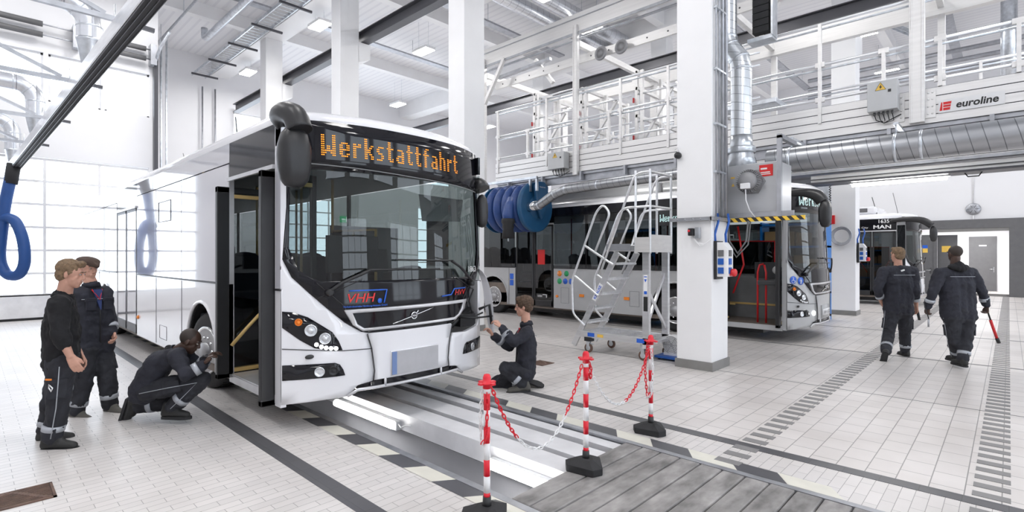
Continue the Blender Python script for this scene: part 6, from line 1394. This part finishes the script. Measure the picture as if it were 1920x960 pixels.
    for s, sg in (('L', -1), ('R', 1)):
        h_, k_, a_ = j['hip' + s], j['kn' + s], j['an' + s]; dl = (k_ - h_).normalized(); ds = (k_ - a_).normalized(); o1 = side - dl * side.dot(dl); o2 = side - ds * side.dot(ds); o1.normalize(); o2.normalize()
        if hairstyle == 'full': continue
        m = MB(); m.tube([h_ + o1 * sg * .121, h_.lerp(k_, .5) + o1 * sg * .106, k_ + (o1 + o2).normalized() * sg * .093, k_.lerp(a_, .5) + o2 * sg * .087, k_.lerp(a_, .85) + o2 * sg * .083], .004, 6); Bd(m, 'side_piping', 'reflect', tr)
        R_ = Matrix((o1, dl, o1.cross(dl))).transposed(); c = h_.lerp(k_, .55) + o1 * sg * .088
        m = MB(); m.obox(c, (.026, .16, .12), R_); m.obox(c - dl * .07 + o1 * sg * .003, (.027, .045, .125), R_); Bd(m, 'thigh_pocket', bottom, tr, bevel=.008)
    for s in 'LR':
        td = Vector((toes or {}).get(s, (face.x, face.y, 0))); up_ = None
        if abs(td.z) > .3: up_ = (j['kn' + s] - j['an' + s]).normalized()
        shoe(root, j['an' + s], td, shoes, up_)
    return root, j
M['eyew'] = mat('eye_white', (.42, .38, .35), .3)
M['hair_stub'] = mat('shaved_black_stubble', (0.030, 0.020, 0.016), .6)
p1, j1 = person('man in black sweatshirt with rolled sleeves standing nearest to the left edge', 105, 845, 4.65, dict(head=(134, 514, 0), neck=(121, 549, 0), chest=(116, 600, 0), pelvis=(115, 668, 0),
    shR=(110, 570, -.17), elR=(114, 632, -.22), wrR=(132, 668, -.20), shL=(122, 566, .19), elL=(130, 628, .24), wrL=(150, 665, .22), hipR=(115, 682, -.10), hipL=(120, 680, .10), knR=(108, 760, -.10), knL=(98, 756, .10), anR=(96, 826, -.10), anL=(88, 812, .12)),
    (1, .30, -.22), 'skin', 'hairl', 'blackc', 'char', 'shoe', 'short', sleeves=.32, bulk=1.05, hands=(.35, .35), toes=dict(L=(1, .35, 0), R=(1, .12, 0)), hk=.98)
p2, j2 = person('man with brown flat cap and navy work jacket standing behind the man in the sweatshirt', 178, 790, 5.55, dict(head=(166, 503, 0), neck=(170, 530, 0), chest=(172, 580, 0), pelvis=(172, 640, 0),
    shR=(146, 552, -.12), elR=(138, 608, -.10), wrR=(150, 655, -.14), shL=(195, 550, .12), elL=(205, 598, .16), wrL=(212, 624, .08), hipR=(160, 655, -.08), hipL=(186, 652, .08), knR=(156, 722, -.08), knL=(201, 708, .06), anR=(143, 775, -.08), anL=(207, 762, .10)),
    (1, -.35, -.18), 'skin', 'hairb', 'navy', 'char', 'shoeg', 'cap', bulk=1.05, hands=(.6, .4), toes=dict(L=(1, -.35, 0), R=(1, -.25, 0)))
p3, j3 = person('worker in navy jacket with black hood crouching beside the front wheel of the nearest bus', 300, 785, 5.3, dict(head=(357, 640, 0), neck=(334, 657, 0), chest=(300, 680, 0), pelvis=(272, 728, 0),
    shR=(330, 668, -.16), elR=(350, 702, -.22), wrR=(382, 684, -.14), shL=(345, 660, .15), elL=(372, 690, .14), wrL=(388, 672, .10), hipR=(276, 732, -.10), hipL=(278, 732, .10), knR=(378, 712, -.08), knL=(335, 752, .14), anR=(318, 768, -.08), anL=(252, 762, .08)),
    (1, .25, -.55), 'skind', 'hair_stub', 'navy', 'char', 'shoe', 'bald', bulk=1.02, hands=(.6, .6), toes=dict(R=(1, -.05, 0), L=(-.15, -.2, -1)), hood=True, hdir=dict(R=(.5, .1, .8), L=(.6, .2, .5)), palm=dict(R=(.8, .3, -.4), L=(.8, 0, -.6)))
p4, j4 = person('worker in navy jacket kneeling at the right corner of the nearest bus', 965, 735, 6.55, dict(head=(981, 575, 0), neck=(986, 603, 0), chest=(988, 645, 0), pelvis=(986, 690, 0),
    shL=(989, 624, -.19), elL=(963, 642, -.24), wrL=(940, 614, -.16), shR=(985, 621, .17), elR=(955, 650, .14), wrR=(924, 629, .02), hipL=(985, 698, -.10), hipR=(985, 698, .10), knL=(948, 690, -.14), knR=(930, 718, .12), anL=(982, 722, -.12), anR=(985, 722, .10)),
    (-1, .02, -.12), 'skin', 'hairb', 'navy', 'char', 'shoeg', 'full', hands=(.7, .7), toes=dict(L=(-1, -.1, -.08), R=(.95, .1, -.32)), hdir=dict(L=(-.6, 0, .8), R=(-.5, .1, .85)), palm=dict(L=(-.8, .3, -.5), R=(-.8, -.3, -.5)))
p5, j5 = person('worker in short-sleeved navy jacket walking away beside the man with the red tool', 1690, 668, 8.63, dict(head=(1682, 478, 0), neck=(1684, 498, 0), chest=(1684, 530, 0), pelvis=(1684, 572, 0),
    shL=(1656, 509, 0), elL=(1646, 542, -.04), wrL=(1652, 566, .12), shR=(1711, 509, 0), elR=(1716, 545, -.08), wrR=(1718, 574, .02), hipL=(1673, 584, 0), hipR=(1697, 584, 0), knL=(1666, 628, -.02), knR=(1697, 628, .06), anL=(1660, 662, -.32), anR=(1698, 660, .10)),
    (-.15, 1, .02), 'skin', 'hairl', 'navy', 'char', 'shoe', 'short', sleeves=.35, bulk=1.12, hands=(.5, .5), toes=dict(L=(.05, .45, -.9), R=(.15, 1, 0)), palm=dict(L=(1, 0, 0), R=(-1, 0, 0)))
p6, j6 = person('worker in navy jacket with black hood walking away holding a red tool', 1805, 690, 7.8, dict(head=(1790, 476, 0), neck=(1790, 497, 0), chest=(1793, 530, 0), pelvis=(1796, 580, 0),
    shL=(1762, 513, 0), elL=(1749, 548, -.03), wrL=(1740, 576, .06), shR=(1820, 513, 0), elR=(1841, 546, -.05), wrR=(1850, 573, -.02), hipL=(1784, 592, 0), hipR=(1812, 592, 0), knL=(1789, 640, .06), knR=(1811, 640, .0), anL=(1796, 668, .22), anR=(1805, 676, -.06)),
    (.02, 1, -.05), 'skind', 'hair_stub', 'navy', 'char', 'shoe', 'bald', bulk=1.18, hands=(.9, .9), toes=dict(L=(0, 1, 0), R=(.1, 1, 0)), hood=True, palm=dict(L=(1, .2, 0), R=(-1, .2, 0)), hdir=dict(L=(-.1, .1, -1), R=(.1, .1, -1)))
# tools in hands and details
def loc_to_world(root, p): return Matrix.Translation(root.location) @ Matrix.Rotation(YAW, 4, 'Z') @ Vector(p)
def held(name, label, cat, root, segs):
    """segs: list of (part name, points, radius, material) in the person's frame"""
    o = loc_to_world(root, segs[0][1][0]); t = thing(name, label, cat, tuple(o))
    for nm, pts, r, mt in segs: m = MB(); m.tube([loc_to_world(root, p) for p in pts], r, 10); m.build(nm, mt, t)
f6, _ = pj(1805, 690, 7.8)
held('torque_bar', 'red torque tool with black ends in the right hand of the hooded walking man', 'tool', p6, [('bar', [f6(1832, 528, .02), f6(1858, 602, -.02)], .011, 'shoe'), ('red_sleeve', [f6(1857, 600, -.02), f6(1869, 634, -.04)], .019, 'redm'), ('tip', [f6(1869, 634, -.04), f6(1873, 643, -.04)], .024, 'black')])
held('wrench', 'thin grey wrench in the left hand of the hooded walking man', 'tool', p6, [('shaft', [f6(1732, 566, .05), f6(1742, 600, .06)], .007, 'black'), ('fork', [f6(1741, 598, .06), f6(1741, 613, .06)], .012, 'galvd')])
f5, _ = pj(1690, 668, 8.63)
held('hand_tool', 'small black tool in the right hand of the short-sleeved walking worker', 'tool', p5, [('grip', [f5(1720, 582, .05), f5(1724, 600, .05)], .02, 'black')])
f3, _ = pj(300, 785, 5.3)
held('screwdriver', 'black screwdriver held against the front wheel by the crouching worker', 'tool', p3, [('grip', [f3(380, 668, -.12), f3(394, 670, -.10)], .014, 'black'), ('shaft', [f3(394, 670, -.10), f3(402, 671, -.06)], .005, 'chrome')])

def extra(root, j, face, fn):
    fr = Vector((face[0], face[1], 0)).normalized(); shm = (j['shL'] + j['shR']) / 2; side = (j['shR'] - j['shL']).normalized()
    return fn(fr, shm, side, j)
jk2 = [o for o in p2.children if o.name.startswith('jacket')][0]; jk4 = [o for o in p4.children if o.name.startswith('jacket')][0]
def shirt(root, par, j, face, c1, bk):
    fr = Vector((face[0], face[1], 0)).normalized(); shm = (j['shL'] + j['shR']) / 2; side = (j['shR'] - j['shL']).normalized(); ch = j['chest']
    m = MB(); a = shm + fr * .085 * bk + Vector((0, 0, .05)); b = ch + fr * .128 * bk; m.add([a - side * .045, a + side * .045, b + side * .004, b - side * .004], [(0, 1, 2, 3)]); m.add([v + fr * .012 for v in (a - side * .045, a + side * .045, b + side * .004, b - side * .004)], [(0, 1, 2, 3)]); m.build('shirt', c1, par, local=True)
    m = MB(); m.tube([a - side * .05, (a + b) / 2 + fr * .02, a + side * .05], .006, 6); m.build('lanyard', 'redm', par, local=True)
M['shirtb'] = mat('blue_shirt', (0.03, 0.05, 0.16), .8)
shirt(p2, jk2, j2, (1, -.35), 'shirtb', 1.05); shirt(p4, jk4, j4, (-1, .02), 'shirtb', 1.0)
sw = [o for o in p1.children if o.name.startswith('sweatshirt')][0]; fr = Vector((1, .3, 0)).normalized()
m = MB(); c = j1['chest'] + fr * .135 + Vector((0, 0, .08)); m.obox(c + Vector((-.01, -.07, 0)), (.01, .03, .10), Matrix.Rotation(-.5, 3, 'Z')); m.build('red_print', 'rtext', sw, local=True)
tr1 = [o for o in p1.children if o.name.startswith('trousers')][0]
c = j1['hipR'].lerp(j1['knR'], .5) + Vector((0.02, -.125, .03)); m = MB(); m.tube([c, c + Vector((.03, 0, -.03)), c + Vector((.02, 0, -.06)), c + Vector((-.0, 0, -.03))], .007, 6, closed=True); m.build('key_ring', 'chrome', tr1, local=True)
m = MB(); m.box(c.x - .03, c.x + .02, c.y - .004, c.y + .004, c.z + .035, c.z + .05); m.build('pocket_flap_tab', 'amber', tr1, local=True)
jk5 = [o for o in p5.children if o.name.startswith('jacket')][0]; shm5 = (j5['shL'] + j5['shR']) / 2
m = MB(); m.obox(shm5 + Vector((.01, -.095, .02)), (.06, .006, .025), Matrix.Rotation(-.3, 3, 'Y')); m.build('back_print', 'wtext', jk5, local=True)
